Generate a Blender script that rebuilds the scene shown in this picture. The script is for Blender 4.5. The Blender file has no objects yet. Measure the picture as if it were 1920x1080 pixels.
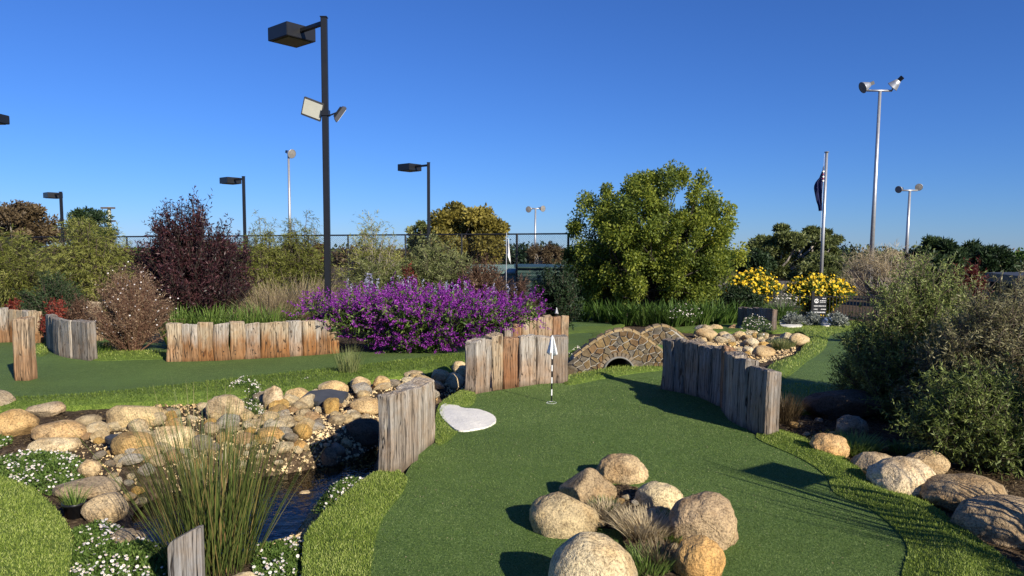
import bpy, bmesh, math, random
import numpy as np
from mathutils import Vector, Matrix, noise
from mathutils.geometry import delaunay_2d_cdt
random.seed(7)
R = math.radians
scene = bpy.context.scene
COL = scene.collection
# ------------------------------------------------------------------ camera, sky, sun, exposure
FPX, PY0, EYE, PITCH, ROLL = 1350.0, 583.0, 1.7, 0.0874, 0.008
cam = bpy.data.cameras.new('camera'); camo = bpy.data.objects.new('camera', cam); COL.objects.link(camo)
cam.sensor_width = 36; cam.lens = FPX / 1920 * 36; cam.shift_y = (PY0 - 540) / 1920; cam.clip_end = 2000; cam.clip_start = .05
CM = Matrix.Rotation(math.pi / 2 - PITCH, 3, 'X') @ Matrix.Rotation(ROLL, 3, 'Z')
camo.matrix_world = Matrix.Translation((0, 0, EYE)) @ CM.to_4x4()
scene.camera = camo
SUN_EL, SUN_H = R(27), Vector((.62, -.785)).normalized()
world = bpy.data.worlds.new('World'); scene.world = world; world.use_nodes = True
wn = world.node_tree; bg = wn.nodes['Background']
sky = wn.nodes.new('ShaderNodeTexSky'); sky.sky_type = 'NISHITA'; sky.sun_disc = False
sky.sun_elevation = SUN_EL; sky.sun_rotation = math.atan2(SUN_H.x, SUN_H.y)
sky.air_density = 1.0; sky.dust_density = 0; sky.ozone_density = 10; sky.altitude = 0
wb = wn.nodes.new('ShaderNodeMix'); wb.data_type = 'RGBA'; wb.blend_type = 'MULTIPLY'; wb.inputs[0].default_value = 1; wb.inputs[7].default_value = (.61, .74, 1.02, 1)   # daylight white balance
wn.links.new(sky.outputs[0], wb.inputs[6]); wn.links.new(wb.outputs[2], bg.inputs[0]); bg.inputs[1].default_value = .085
sl = bpy.data.lights.new('sun', 'SUN'); sl.energy = 5.0; sl.angle = R(.53); sl.color = (1, .91, .76)
so = bpy.data.objects.new('sun', sl); COL.objects.link(so)
sd = Vector((SUN_H.x * math.cos(SUN_EL), SUN_H.y * math.cos(SUN_EL), math.sin(SUN_EL)))
so.rotation_euler = sd.to_track_quat('Z', 'Y').to_euler(); so.location = (20, -20, 20)
vs = scene.view_settings; vs.view_transform = 'Standard'; vs.look = 'None'; vs.exposure = .5; vs.gamma = 1; vs.use_curve_mapping = False

# ------------------------------------------------------------------ photo geometry helpers
CMn = np.array(CM)
def ray(px, py):
    d = CMn @ np.array([(px - 960) / FPX, -(py - PY0) / FPX, -1.0]); return d / d[1]
def base(x, y):
    y = np.asarray(y, float)
    return np.where(y < 11, 0, np.where(y < 30, -.06 * (y - 11), -1.14 - .0 * y))
def at(px, py, Y):
    d = ray(px, py) * Y; return Vector((d[0], d[1], d[2] + EYE))
def G(px, py, dz=0):
    d = ray(px, py); Y = 8.
    for _ in range(60):
        z = float(base(0, Y)) + dz; Y = .5 * Y + .5 * min(120, max(1., (z - EYE) / min(d[2], -1e-3)))
    return Vector((d[0] * Y, Y, z))
def G2(pts, dz=0): return np.array([G(x, y, dz)[:2] for x, y in pts])
def smooth_loop(P, n=6, closed=True):
    P = np.asarray(P, float); k = len(P); out = []
    for i in range(k if closed else k - 1):
        f = (lambda j: P[j % k]) if closed else (lambda j: P[min(max(j, 0), k - 1)])
        a, b, c, d = f(i - 1), f(i), f(i + 1), f(i + 2)
        for s in range(n):
            t = s / n
            out.append(.5 * (2 * b + (c - a) * t + (2 * a - 5 * b + 4 * c - d) * t * t + (3 * b - a - 3 * c + d) * t ** 3))
    if not closed: out.append(P[-1])
    return np.array(out)
def sdf(poly, X, Y):
    """signed distance to polygon, negative inside"""
    P = np.stack([np.ravel(X), np.ravel(Y)], 1); n = len(poly); D = np.full(len(P), 1e9); ins = np.zeros(len(P), bool)
    for i in range(n):
        a, b = poly[i], poly[(i + 1) % n]; e = b - a; w = P - a
        t = np.clip((w @ e) / max(e @ e, 1e-12), 0, 1); q = w - t[:, None] * e
        D = np.minimum(D, (q * q).sum(1))
        c = (a[1] > P[:, 1]) != (b[1] > P[:, 1])
        if a[1] != b[1]: ins ^= c & (P[:, 0] < (b[0] - a[0]) * (P[:, 1] - a[1]) / (b[1] - a[1]) + a[0])
    D = np.sqrt(D); return np.where(ins, -D, D).reshape(np.shape(X))
def sstep(a, b, x): t = np.clip((x - a) / (b - a), 0, 1); return t * t * (3 - 2 * t)

# ------------------------------------------------------------------ object helpers
def tag(o, label=None, cat=None, group=None, kind=None):
    if label: o['label'] = label
    if cat: o['category'] = cat
    if group: o['group'] = group
    if kind: o['kind'] = kind
    return o
def empty(name, loc, label=None, cat=None, group=None, rz=0):
    o = bpy.data.objects.new(name, None); COL.objects.link(o); o.location = loc; o.rotation_euler.z = rz; o.empty_display_size = .1
    return tag(o, label, cat, group)
def link(name, me, mat=None, parent=None, loc=None, smooth=False):
    o = bpy.data.objects.new(name, me); COL.objects.link(o)
    if mat is not None and not me.materials: me.materials.append(mat)
    if smooth: me.shade_smooth()
    if parent is not None: o.parent = parent
    if loc is not None: o.location = loc
    return o
def mesh_np(V, F, name='mesh', tint=None):
    """V (n,3); F (m,k) equal-size faces"""
    me = bpy.data.meshes.new(name); V = np.asarray(V, np.float32); F = np.asarray(F, np.int32); m, k = F.shape
    me.vertices.add(len(V)); me.vertices.foreach_set('co', V.ravel())
    me.loops.add(m * k); me.loops.foreach_set('vertex_index', F.ravel())
    me.polygons.add(m); me.polygons.foreach_set('loop_start', np.arange(0, m * k, k, dtype=np.int32))
    if tint is not None:
        a = me.attributes.new('tint', 'FLOAT', 'FACE'); a.data.foreach_set('value', np.asarray(tint, np.float32))
    me.update(calc_edges=True); return me
class MB:
    def __init__(s): s.v = []; s.f = []
    def add(s, vs, fs):
        b = len(s.v); s.v += [tuple(v) for v in vs]; s.f += [tuple(i + b for i in f) for f in fs]; return s
    def box(s, c, d, M=None, taper=1):
        hx, hy, hz = d[0] / 2, d[1] / 2, d[2] / 2; c = Vector(c); vs = []
        for z, k in ((-hz, 1), (hz, taper)):
            for x, y in ((-hx, -hy), (hx, -hy), (hx, hy), (-hx, hy)):
                p = Vector((x * k, y * k, z)); vs.append(c + (M @ p if M else p))
        return s.add(vs, [(3, 2, 1, 0), (4, 5, 6, 7), (0, 1, 5, 4), (1, 2, 6, 5), (2, 3, 7, 6), (3, 0, 4, 7)])
    def tube(s, pts, rad, n=8, cap=True):
        pts = [Vector(p) for p in pts]; rings = []; b0 = len(s.v)
        rad = rad if hasattr(rad, '__len__') else [rad] * len(pts)
        for i, p in enumerate(pts):
            t = (pts[min(i + 1, len(pts) - 1)] - pts[max(i - 1, 0)]).normalized()
            u = t.orthogonal().normalized() if i == 0 else (u - t * u.dot(t)).normalized()
            w = t.cross(u)
            s.v += [tuple(p + (u * math.cos(2 * math.pi * j / n) + w * math.sin(2 * math.pi * j / n)) * rad[i]) for j in range(n)]
        for i in range(len(pts) - 1):
            for j in range(n):
                a = b0 + i * n + j; b = b0 + i * n + (j + 1) % n
                s.f.append((a, b, b + n, a + n))
        if cap:
            s.f.append(tuple(b0 + j for j in reversed(range(n)))); s.f.append(tuple(b0 + (len(pts) - 1) * n + j for j in range(n)))
        return s
    def prism(s, poly, z0, z1, M=None):
        n = len(poly); vs = []
        for z in (z0, z1): vs += [(M @ Vector((x, y, z))) if M else Vector((x, y, z)) for x, y in poly]
        return s.add(vs, [tuple(reversed(range(n))), tuple(range(n, 2 * n))] + [(i, (i + 1) % n, (i + 1) % n + n, i + n) for i in range(n)])
    def lathe(s, prof, M=None, n=16):
        vs = []
        for r, z in prof:
            for j in range(n):
                p = Vector((r * math.cos(2 * math.pi * j / n), r * math.sin(2 * math.pi * j / n), z)); vs.append(M @ p if M else p)
        fs = [(i * n + j, i * n + (j + 1) % n, (i + 1) * n + (j + 1) % n, (i + 1) * n + j) for i in range(len(prof) - 1) for j in range(n)]
        return s.add(vs, fs)
    def build(s, name, mat, parent=None, loc=None, smooth=False, bevel=0):
        me = bpy.data.meshes.new(name); me.from_pydata(s.v, [], s.f); me.update()
        if bevel:
            bm = bmesh.new(); bm.from_mesh(me); bmesh.ops.bevel(bm, geom=bm.edges[:], offset=bevel, segments=2, affect='EDGES'); bm.to_mesh(me); bm.free()
        return link(name, me, mat, parent, loc, smooth)

# ------------------------------------------------------------------ materials
class Mat:
    def __init__(s, name):
        s.m = bpy.data.materials.new(name); s.m.use_nodes = True; s.t = s.m.node_tree; s.b = s.t.nodes['Principled BSDF']; s.out = s.t.nodes['Material Output']
    def n(s, typ, **kw):
        nd = s.t.nodes.new('ShaderNode' + typ)
        for k, v in kw.items():
            if hasattr(nd, k) and not k[0].isupper(): setattr(nd, k, v)
            else: s.set(nd.inputs[k.replace('_', ' ')], v)
        return nd
    def set(s, sock, v):
        if isinstance(v, bpy.types.NodeSocket): s.t.links.new(v, sock)
        elif isinstance(v, (tuple, list)) and sock.type == 'RGBA' and len(v) == 3: sock.default_value = (*v, 1)
        else: sock.default_value = v
    def coord(s, scale=(1, 1, 1), rnd=False, kind='Object'):
        c = s.n('TexCoord').outputs[kind]
        mp = s.n('Mapping'); s.set(mp.inputs['Vector'], c); mp.inputs['Scale'].default_value = scale if hasattr(scale, '__len__') else (scale,) * 3
        if rnd:
            oi = s.n('ObjectInfo'); mu = s.n('VectorMath', operation='SCALE'); mu.inputs[0].default_value = (37, 19, 53); s.set(mu.inputs['Scale'], oi.outputs['Random']); s.set(mp.inputs['Location'], mu.outputs[0])
        return mp.outputs[0]
    def noise(s, vec, scale, detail=3, rough=.6, dist=0):
        nd = s.n('TexNoise'); s.set(nd.inputs['Vector'], vec); nd.inputs['Scale'].default_value = scale; nd.inputs['Detail'].default_value = detail; nd.inputs['Roughness'].default_value = rough; nd.inputs['Distortion'].default_value = dist
        return nd.outputs['Fac']
    def ramp(s, fac, stops, mode='LINEAR'):
        nd = s.n('ValToRGB'); s.set(nd.inputs[0], fac); cr = nd.color_ramp; cr.interpolation = mode
        while len(cr.elements) < len(stops): cr.elements.new(.5)
        for e, (p, c) in zip(cr.elements, stops): e.position = p; e.color = (*c, 1) if hasattr(c, '__len__') else (c, c, c, 1)
        return nd.outputs[0]
    def mix(s, fac, a, b, blend='MIX'):
        nd = s.n('Mix', data_type='RGBA', blend_type=blend); s.set(nd.inputs[0], fac); s.set(nd.inputs[6], a); s.set(nd.inputs[7], b); return nd.outputs[2]
    def math(s, op, a, b=0.0, clamp=False):
        nd = s.n('Math', operation=op, use_clamp=clamp); s.set(nd.inputs[0], a); s.set(nd.inputs[1], b); return nd.outputs[0]
    def bump(s, h, strength=.5, dist=.01):
        nd = s.n('Bump'); nd.inputs['Strength'].default_value = strength; nd.inputs['Distance'].default_value = dist; s.set(nd.inputs['Height'], h); s.set(s.b.inputs['Normal'], nd.outputs[0])
    def fin(s, col, rough=.8, spec=.3, metal=0):
        s.set(s.b.inputs['Base Color'], col); s.set(s.b.inputs['Roughness'], rough); s.b.inputs['Specular IOR Level'].default_value = spec; s.b.inputs['Metallic'].default_value = metal; return s.m
def plain(name, col, rough=.6, metal=0, var=.25, scale=6):
    s = Mat(name); v = s.coord(rnd=True); n = s.noise(v, scale, 4)
    c = s.mix(1, s.ramp(n, [(.3, tuple(1 - var for _ in range(3))), (.7, (1, 1, 1))]), col, 'MULTIPLY')
    return s.fin(c, rough, .4, metal)
def leafmat(name, dark, mid, light, trans=.35, rough=.55):
    s = Mat(name); a = s.n('Attribute', attribute_name='tint').outputs['Fac']
    c = s.ramp(a, [(0, dark), (.5, mid), (1, light)]); s.fin(c, rough, .35)
    if trans:
        t = s.n('BsdfTranslucent'); s.set(t.inputs[0], c); mx = s.n('MixShader'); mx.inputs[0].default_value = trans
        s.t.links.new(s.b.outputs[0], mx.inputs[1]); s.t.links.new(t.outputs[0], mx.inputs[2]); s.t.links.new(mx.outputs[0], s.out.inputs[0])
    return s.m
def turfmat(name, cols, spk, bump=.5, bscale=190, mott=.12):
    s = Mat(name); v = s.coord(); n1 = s.noise(v, bscale, 4, .85); n2 = s.noise(v, .9, 3); n3 = s.noise(v, 9, 3)
    c = s.ramp(n1, [(.36, cols[0]), (.5, cols[1]), (.62, cols[2]), (.7, spk)])
    lo = s.ramp(n2, [(.3, 1 - mott), (.7, 1 + mott)]); lo2 = s.ramp(n3, [(.3, 1 - mott * .8), (.7, 1 + mott * .8)])
    c = s.mix(1, c, lo, 'MULTIPLY'); c = s.mix(1, c, lo2, 'MULTIPLY')
    s.bump(n1, bump, .012); return s.fin(c, .8, .25)
def rockmat(name, sc=1.0):
    s = Mat(name); v = s.coord(rnd=True); oi = s.n('ObjectInfo').outputs['Color']
    n1 = s.noise(v, 3.2 * sc, 6, .65, .4); n2 = s.noise(v, 9 * sc, 5, .7); n3 = s.noise(v, 70 * sc, 2, .8); n4 = s.noise(v, 2.2 * sc, 4, .7)
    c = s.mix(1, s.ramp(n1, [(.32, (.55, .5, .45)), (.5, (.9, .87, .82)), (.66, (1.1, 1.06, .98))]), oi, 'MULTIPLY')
    c = s.mix(s.ramp(n2, [(.52, 0), (.66, .7)]), c, s.mix(1, c, (.5, .47, .45), 'MULTIPLY'))
    c = s.mix(s.ramp(n4, [(.48, 0), (.64, .6)]), c, s.mix(1, c, (1.06, .88, .64), 'MULTIPLY'))
    c = s.mix(1, c, s.ramp(n3, [(.32, (.45, .42, .38)), (.5, (1, 1, 1)), (.68, (1.35, 1.3, 1.2))]), 'MULTIPLY')
    cr = s.math('ABSOLUTE', s.math('SUBTRACT', s.noise(v, 2.1 * sc, 3, .55, .8), .5)); crm = s.ramp(cr, [(.0, .3), (.006, 0)])
    li = s.noise(v, 14 * sc, 3, .6); lm = s.math('MULTIPLY', s.ramp(li, [(.6, 0), (.64, .6)]), s.ramp(n4, [(.45, 0), (.55, 1)]))
    c = s.mix(lm, c, s.mix(1, c, (.42, .42, .4), 'MULTIPLY')); c = s.mix(crm, c, s.mix(1, c, (.3, .25, .2), 'MULTIPLY')); c = s.mix(1, c, (1.04, 1.0, .9), 'MULTIPLY')
    n2 = s.math('SUBTRACT', n2, s.math('MULTIPLY', crm, .35))
    h = s.math('ADD', s.math('MULTIPLY', n2, .8), s.math('MULTIPLY', n3, .25)); s.bump(h, .85, .035 / sc); return s.fin(c, .85, .25)
def woodmat():
    s = Mat('weathered_timber'); v = s.coord((48, 48, 1.8), rnd=True); w = s.coord((95, 95, 2.2), rnd=True); q = s.coord(rnd=True); oi = s.n('ObjectInfo')
    n1 = s.noise(v, 1, 5, .7, .3); n2 = s.noise(w, 1, 3, .75, .2); n3 = s.noise(q, 4, 4, .7)
    c = s.ramp(n1, [(.28, (.34, .31, .27)), (.46, (.72, .69, .64)), (.6, (.95, .93, .9)), (.75, (1.15, 1.13, 1.1))])
    c = s.mix(s.ramp(n3, [(.45, 0), (.65, .6)]), c, s.mix(1, c, (1, .79, .58), 'MULTIPLY'))
    c = s.mix(1, c, oi.outputs['Color'], 'MULTIPLY')
    z = s.n('SeparateXYZ'); s.set(z.inputs[0], s.n('TexCoord').outputs['Object']); zz = z.outputs['Z']
    st = s.math('ADD', zz, s.math('MULTIPLY', s.math('SUBTRACT', s.noise(s.coord((9, 9, 2.5), rnd=True), 1, 4), .5), .55))
    st = s.math('MULTIPLY', s.ramp(st, [(.2, 1), (.42, 0)]), oi.outputs['Alpha'])
    c = s.mix(st, c, s.mix(1, c, (.68, .42, .24), 'MULTIPLY'))
    sp = s.math('ABSOLUTE', s.math('SUBTRACT', s.noise(s.coord((14, 14, .9), rnd=True), 1, 2, .5, .25), .5)); spm = s.ramp(sp, [(0, 1), (.014, 0)])
    kn = s.noise(s.coord((9, 9, 5), rnd=True), 1, 1, .4); knm = s.ramp(kn, [(.72, 0), (.76, .8)])
    c = s.mix(knm, c, s.mix(1, c, (.35, .26, .2), 'MULTIPLY')); c = s.mix(spm, c, (.02, .016, .013))
    dm = s.ramp(s.math('ADD', zz, s.math('MULTIPLY', n3, .06)), [(.02, .65), (.09, 0)]); c = s.mix(dm, c, s.mix(1, c, (.4, .38, .3), 'MULTIPLY'))
    c = s.mix(s.ramp(n2, [(.36, 1), (.44, 0)]), c, (.03, .024, .02)); n2 = s.math('SUBTRACT', n2, s.math('MULTIPLY', spm, .9))
    s.bump(s.math('ADD', n1, s.math('MULTIPLY', n2, .8)), .8, .012); return s.fin(c, .85, .2)

GREEN = turfmat('putting_turf', [(.02, .048, .010), (.082, .142, .030), (.15, .215, .06)], (.34, .4, .2), .6, 80)
FRINGE = turfmat('fringe_turf', [(.03, .06, .008), (.1, .16, .022), (.19, .25, .045)], (.3, .35, .1), .7, 60, .2)
BLADE = leafmat('turf_blade', (.07, .12, .014), (.27, .36, .055), (.54, .58, .2), .32)
PILE = leafmat('turf_pile', (.05, .1, .018), (.14, .222, .045), (.35, .42, .18), .22)
s = Mat('mulch_soil'); v = s.coord(); n1 = s.noise(v, 22, 5, .75); n2 = s.noise(v, 1.1, 3); n3 = s.noise(v, 90, 3, .7)
c = s.ramp(n1, [(.3, (.02, .013, .009)), (.5, (.075, .054, .036)), (.68, (.18, .14, .095))])
c = s.mix(s.ramp(n2, [(.4, 0), (.65, .6)]), c, s.mix(1, c, (1.35, 1.2, 1.0), 'MULTIPLY')); c = s.mix(1, c, s.ramp(n3, [(.3, .6), (.7, 1.3)]), 'MULTIPLY')
s.bump(n1, .9, .03); SOIL = s.fin(c, .95, .1)
ROCK = rockmat('granite'); COBBLE = rockmat('cobble_stone', .35); STONE = rockmat('facing_stone', 2.2)
WOOD = woodmat()
BLACKM = plain('black_powder_coat', (.014, .015, .018), .38, 0, .2); GREYM = plain('galvanised_steel', (.5, .51, .52), .42, .6, .2)
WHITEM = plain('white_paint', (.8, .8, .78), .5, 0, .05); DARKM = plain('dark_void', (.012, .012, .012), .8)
LENS = plain('lamp_lens', (.75, .74, .62), .25, 0, .1); LENSD = plain('lens_dim', (.16, .15, .06), .3, 0, .2)
s = Mat('white_sand'); n1 = s.noise(s.coord(), 160, 2); n2 = s.noise(s.coord(), 6, 4)
c = s.mix(1, s.ramp(n1, [(.3, (.7, .67, .6)), (.6, (.92, .88, .78))]), s.ramp(n2, [(.3, .88), (.7, 1.0)]), 'MULTIPLY'); n3 = s.noise(s.coord(), 24, 3, .6); s.bump(s.math('ADD', s.math('MULTIPLY', n1, .6), s.math('MULTIPLY', n3, 1.2)), .5, .015); SAND = s.fin(c, .9, .1)
s = Mat('pond_water'); n1 = s.noise(s.coord((1, 1, 1)), 11, 3, .6); s.bump(n1, .3, .03)
fr = s.n('Fresnel'); fr.inputs['IOR'].default_value = 1.33; s.t.links.new(s.b.inputs['Normal'].links[0].from_socket, fr.inputs['Normal'])
gl = s.n('BsdfGlossy'); gl.inputs['Roughness'].default_value = .02; s.t.links.new(s.b.inputs['Normal'].links[0].from_socket, gl.inputs['Normal'])
tr = s.n('BsdfTransparent'); tr.inputs[0].default_value = (.8, .68, .46, 1); mx = s.n('MixShader')
s.t.links.new(fr.outputs[0], mx.inputs[0]); s.t.links.new(tr.outputs[0], mx.inputs[1]); s.t.links.new(gl.outputs[0], mx.inputs[2]); s.t.links.new(mx.outputs[0], s.out.inputs[0]); WATER = s.m
MORTAR = plain('mortar', (.48, .45, .39), .9, 0, .3, 20); CONC = plain('concrete', (.26, .25, .23), .85, 0, .3, 8)
BARK = plain('bark', (.13, .1, .075), .9, 0, .5, 14); BARKD = plain('dark_bark', (.05, .04, .032), .9, 0, .5, 14); BARKP = plain('pale_bark', (.36, .32, .27), .85, 0, .4, 8)
TWIG = plain('reddish_twig', (.16, .08, .05), .85, 0, .4, 20)
L_MAIN = leafmat('broad_leaf', (.055, .09, .017), (.19, .245, .036), (.44, .46, .06), .45)
L_PURP = leafmat('plum_leaf', (.014, .006, .009), (.05, .017, .022), (.12, .05, .05), .2, .45)
L_OLIV = leafmat('olive_leaf', (.04, .058, .016), (.145, .175, .05), (.34, .36, .15), .28)
L_WEEP = leafmat('weeping_leaf', (.06, .075, .012), (.19, .21, .04), (.36, .36, .1), .32)
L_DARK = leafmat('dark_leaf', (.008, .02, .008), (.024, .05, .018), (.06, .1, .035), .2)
L_GRN = leafmat('fresh_leaf', (.03, .07, .01), (.095, .17, .03), (.22, .3, .07), .32)
L_BRN = leafmat('brown_leaf', (.06, .04, .02), (.14, .1, .05), (.25, .19, .1), .25)
L_GOLD = leafmat('golden_leaf', (.075, .072, .014), (.25, .21, .04), (.43, .36, .08), .34)
L_PINK = leafmat('pink_brown_leaf', (.055, .03, .02), (.19, .115, .07), (.4, .29, .18), .32)
L_RED = leafmat('red_leaf', (.08, .012, .01), (.22, .035, .025), (.36, .09, .05), .3)
L_DRY = leafmat('dry_grass', (.1, .075, .04), (.3, .23, .13), (.58, .48, .3), .35)
L_REED = leafmat('reed', (.04, .065, .014), (.11, .145, .035), (.3, .2, .08), .15, .4)
L_SILV = leafmat('silver_leaf', (.16, .18, .15), (.3, .33, .29), (.46, .48, .44), .2)
L_SHRB = leafmat('shrub_leaf', (.05, .075, .015), (.15, .2, .042), (.32, .37, .12), .28)
L_TIP = leafmat('dry_tip_leaf', (.06, .058, .024), (.17, .165, .07), (.38, .35, .19), .28)
F_PURP = leafmat('purple_flower', (.085, .01, .115), (.27, .026, .36), (.48, .1, .52), .32)
F_LAV = leafmat('lavender_flower', (.2, .2, .3), (.33, .33, .46), (.5, .5, .6), .3)
F_YEL = leafmat('yellow_flower', (.5, .3, .01), (.75, .5, .015), (.85, .65, .04), .2)
F_WHT = leafmat('white_flower', (.6, .5, .52), (.8, .76, .74), (.85, .84, .82), .2)
F_EYE = leafmat('flower_eye', (.5, .32, .02), (.6, .4, .03), (.7, .5, .05), 0)

# ------------------------------------------------------------------ areas, in ground coordinates
pond = smooth_loop(G2([(228, 915), (255, 880), (340, 852), (470, 836), (590, 818), (680, 792), (790, 738), (850, 712), (880, 700), (905, 712), (850, 750), (725, 800), (715, 870), (640, 880), (590, 905), (555, 960), (500, 985), (420, 1000), (300, 985)]), 4)
stream = smooth_loop(G2([(1055, 690), (1090, 672), (1150, 668), (1215, 670), (1230, 690), (1160, 702), (1090, 706)]), 3)
brook = smooth_loop(G2([(1300, 640), (1330, 622), (1400, 618), (1470, 640), (1440, 668), (1360, 668)]), 3)
def zg(x, y, fine=True):
    x = np.asarray(x, float); y = np.asarray(y, float)
    z = base(x, y) - .045
    z = z - .40 * sstep(.22, -.30, sdf(pond, x, y)) - .2 * sstep(.15, -.2, sdf(stream, x, y)) - .12 * sstep(.3, -.3, sdf(brook, x, y))
    return z
def GZ(px, py):
    """first hit of the pixel's ray with the real ground"""
    d = ray(px, py); Y = np.linspace(2, 60, 2400); z = EYE + d[2] * Y; h = zg(d[0] * Y, Y); i = int(np.argmax(z < h))
    return Vector((d[0] * Y[i], Y[i], h[i]))
# ground sheet
xs = np.unique(np.concatenate([np.linspace(-400, -14, 26), np.arange(-14, 14, .3), np.arange(-4.6, 5.2, .085), np.linspace(14, 400, 26)]))
ys = np.unique(np.concatenate([np.linspace(-60, 1.5, 16), np.arange(1.5, 34, .3), np.arange(2.6, 12, .085), np.linspace(34, 900, 40)]))
X, Y = np.meshgrid(xs, ys); Z = zg(X, Y)
rg = np.random.default_rng(3); Z = Z + np.where(np.abs(X) < 14, rg.normal(0, .006, Z.shape), 0)
nx = len(xs); ii, jj = np.meshgrid(np.arange(nx - 1), np.arange(len(ys) - 1)); a = (jj * nx + ii).ravel()
ground = link('ground', mesh_np(np.stack([X, Y, Z], -1).reshape(-1, 3), np.stack([a, a + 1, a + nx + 1, a + nx], 1)), SOIL, smooth=True); tag(ground, kind='structure')
# water
def poly_sheet(name, poly, zf, sp, mat, skirt=0, parent=None):
    poly = np.asarray(poly); mn, mx_ = poly.min(0), poly.max(0)
    gx, gy = np.meshgrid(np.arange(mn[0], mx_[0], sp), np.arange(mn[1], mx_[1], sp)); gx = gx + (np.arange(gx.shape[0]) % 2)[:, None] * sp / 2
    d = sdf(poly, gx, gy); k = d < -sp * .45; pts = np.concatenate([poly, np.stack([gx[k], gy[k]], 1)]); n = len(poly)
    r = delaunay_2d_cdt([Vector(p) for p in pts], [], [list(range(n))], 1, 1e-5)
    V = np.array([v[:] for v in r[0]]); F = np.array([f for f in r[2] if len(f) == 3]); z = zf(V[:, 0], V[:, 1])
    V3 = np.column_stack([V, z])
    if skirt:
        zb = zf(poly[:, 0], poly[:, 1]); k0 = len(V3); V3 = np.concatenate([V3, np.column_stack([poly, zb]), np.column_stack([poly, zb - skirt])])
        i = np.arange(n); j = (i + 1) % n
        F = np.concatenate([F, np.stack([k0 + i, k0 + n + i, k0 + j], 1), np.stack([k0 + j, k0 + n + i, k0 + n + j], 1)])
    o = link(name, mesh_np(V3, F), mat, parent, smooth=True)
    return o
wp = np.array([p + (p - pond.mean(0)) * .03 for p in pond])
WZ = -.27
w = poly_sheet('pond_water', wp, lambda x, y: np.full(len(x), WZ), .25, WATER); tag(w, kind='structure')

# turf: putting surfaces and raised fringe strips
def green(name, px, mat=GREEN, dz=0, sp=.16, skirt=.06):
    poly = smooth_loop(G2(px), 5); o = poly_sheet(name, poly, lambda x, y: base(x, y) + dz + .012 * np.sin(x * 1.3) * np.cos(y * .9), sp, mat, skirt); return tag(o, kind='structure'), poly
def fringe(name, px, hgt, dens=0, sp=.07, w=.22, blade=.021, maxn=70000, seed=1, dz=.004, tm=.5):
    poly = smooth_loop(G2(px), 5)
    zf = lambda x, y: base(x, y) + dz + .012 * np.sin(x * 1.3) * np.cos(y * .9) + .003 + hgt * sstep(0, w, -sdf(poly, x, y))
    o = poly_sheet(name, poly, zf, sp, FRINGE, .2); tag(o, kind='structure')
    if dens:
        rng = np.random.default_rng(seed); mn, mx_ = poly.min(0) - .02, poly.max(0) + .02; ar = float(np.prod(mx_ - mn)); n = int(min(maxn * 3, ar * dens))
        p = mn + rng.random((n, 2)) * (mx_ - mn); p = p[sdf(poly, p[:, 0], p[:, 1]) < .0][:maxn]; z = zf(p[:, 0], p[:, 1])
        P = np.column_stack([p, z - .004]); m = len(P); d = rng.normal(0, .45, (m, 3)); d[:, 2] = 1; d /= np.linalg.norm(d, axis=1)[:, None]
        tint = np.clip(rng.normal(tm, .22, m) + .2 * np.array([noise.noise(Vector((a * 2.3, b * 2.3, 1))) for a, b in p]), 0, 1)
        leaves(name + '_blades', P, d, blade * rng.uniform(.6, 1.3, m), blade * .16, BLADE, tint, o, rng, kind='stuff')
    return o, poly
def unit(a): return a / np.maximum(np.linalg.norm(a, axis=-1, keepdims=True), 1e-9)
def leaves(name, P, D, L, W, mat, tint, parent, rng, kind=None, nrm=None, loc=None, flat=False):
    """one diamond leaf per point"""
    n = len(P); L = np.broadcast_to(np.asarray(L, float), (n,))[:, None]; W = np.broadcast_to(np.asarray(W, float), (n,))[:, None]
    N = rng.normal(size=(n, 3)) if nrm is None else nrm; S = unit(np.cross(D, N)); U = unit(np.cross(S, D))
    m = P + D * L * .45 + U * L * .06
    V = np.stack([P, m + S * W / 2, P + D * L - U * L * .05, m - S * W / 2], 1).reshape(-1, 3)
    o = link(name, mesh_np(V, np.arange(4 * n).reshape(n, 4), tint=tint), mat, parent, loc)
    if kind: tag(o, kind=kind)
    return o
GR = {}
GR['main'] = green('putting_green', [(690, 1085), (696, 1020), (712, 965), (745, 922), (765, 880), (790, 845), (823, 820), (848, 770), (880, 742), (960, 728), (1062, 712), (1120, 700), (1180, 690), (1240, 688), (1330, 745), (1400, 805), (1430, 822), (1520, 860), (1600, 890), (1690, 940), (1760, 1000), (1790, 1100), (1700, 1300), (1000, 1600), (650, 1400)])
GR['left'] = green('fairway_green', [(-330, 760), (-100, 752), (120, 745), (300, 730), (500, 706), (700, 686), (880, 666), (905, 652), (780, 655), (660, 660), (480, 668), (330, 655), (300, 612), (200, 612), (60, 630), (-100, 636), (-330, 640)])
GR['right'] = green('fairway_green', [(1440, 770), (1446, 720), (1490, 690), (1540, 655), (1555, 628), (1600, 616), (1700, 612), (1850, 640), (1850, 740), (1640, 745), (1520, 765)])
GR['back'] = green('fairway_green', [(1040, 652), (1040, 606), (1080, 600), (1130, 604), (1150, 612), (1120, 628), (1095, 650)])
fringe('fringe_strip', [(572, 1010), (600, 972), (650, 925), (700, 888), (735, 879), (762, 897), (755, 925), (722, 968), (703, 1020), (694, 1090), (690, 1180), (560, 1180), (566, 1080)], .032, 17000, w=.4, seed=11)
fringe('fringe_strip', [(-60, 860), (0, 893), (60, 915), (105, 955), (135, 1005), (128, 1085), (100, 1250), (-250, 1250), (-250, 900)], .03, 15000, w=.4, seed=12)
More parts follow.
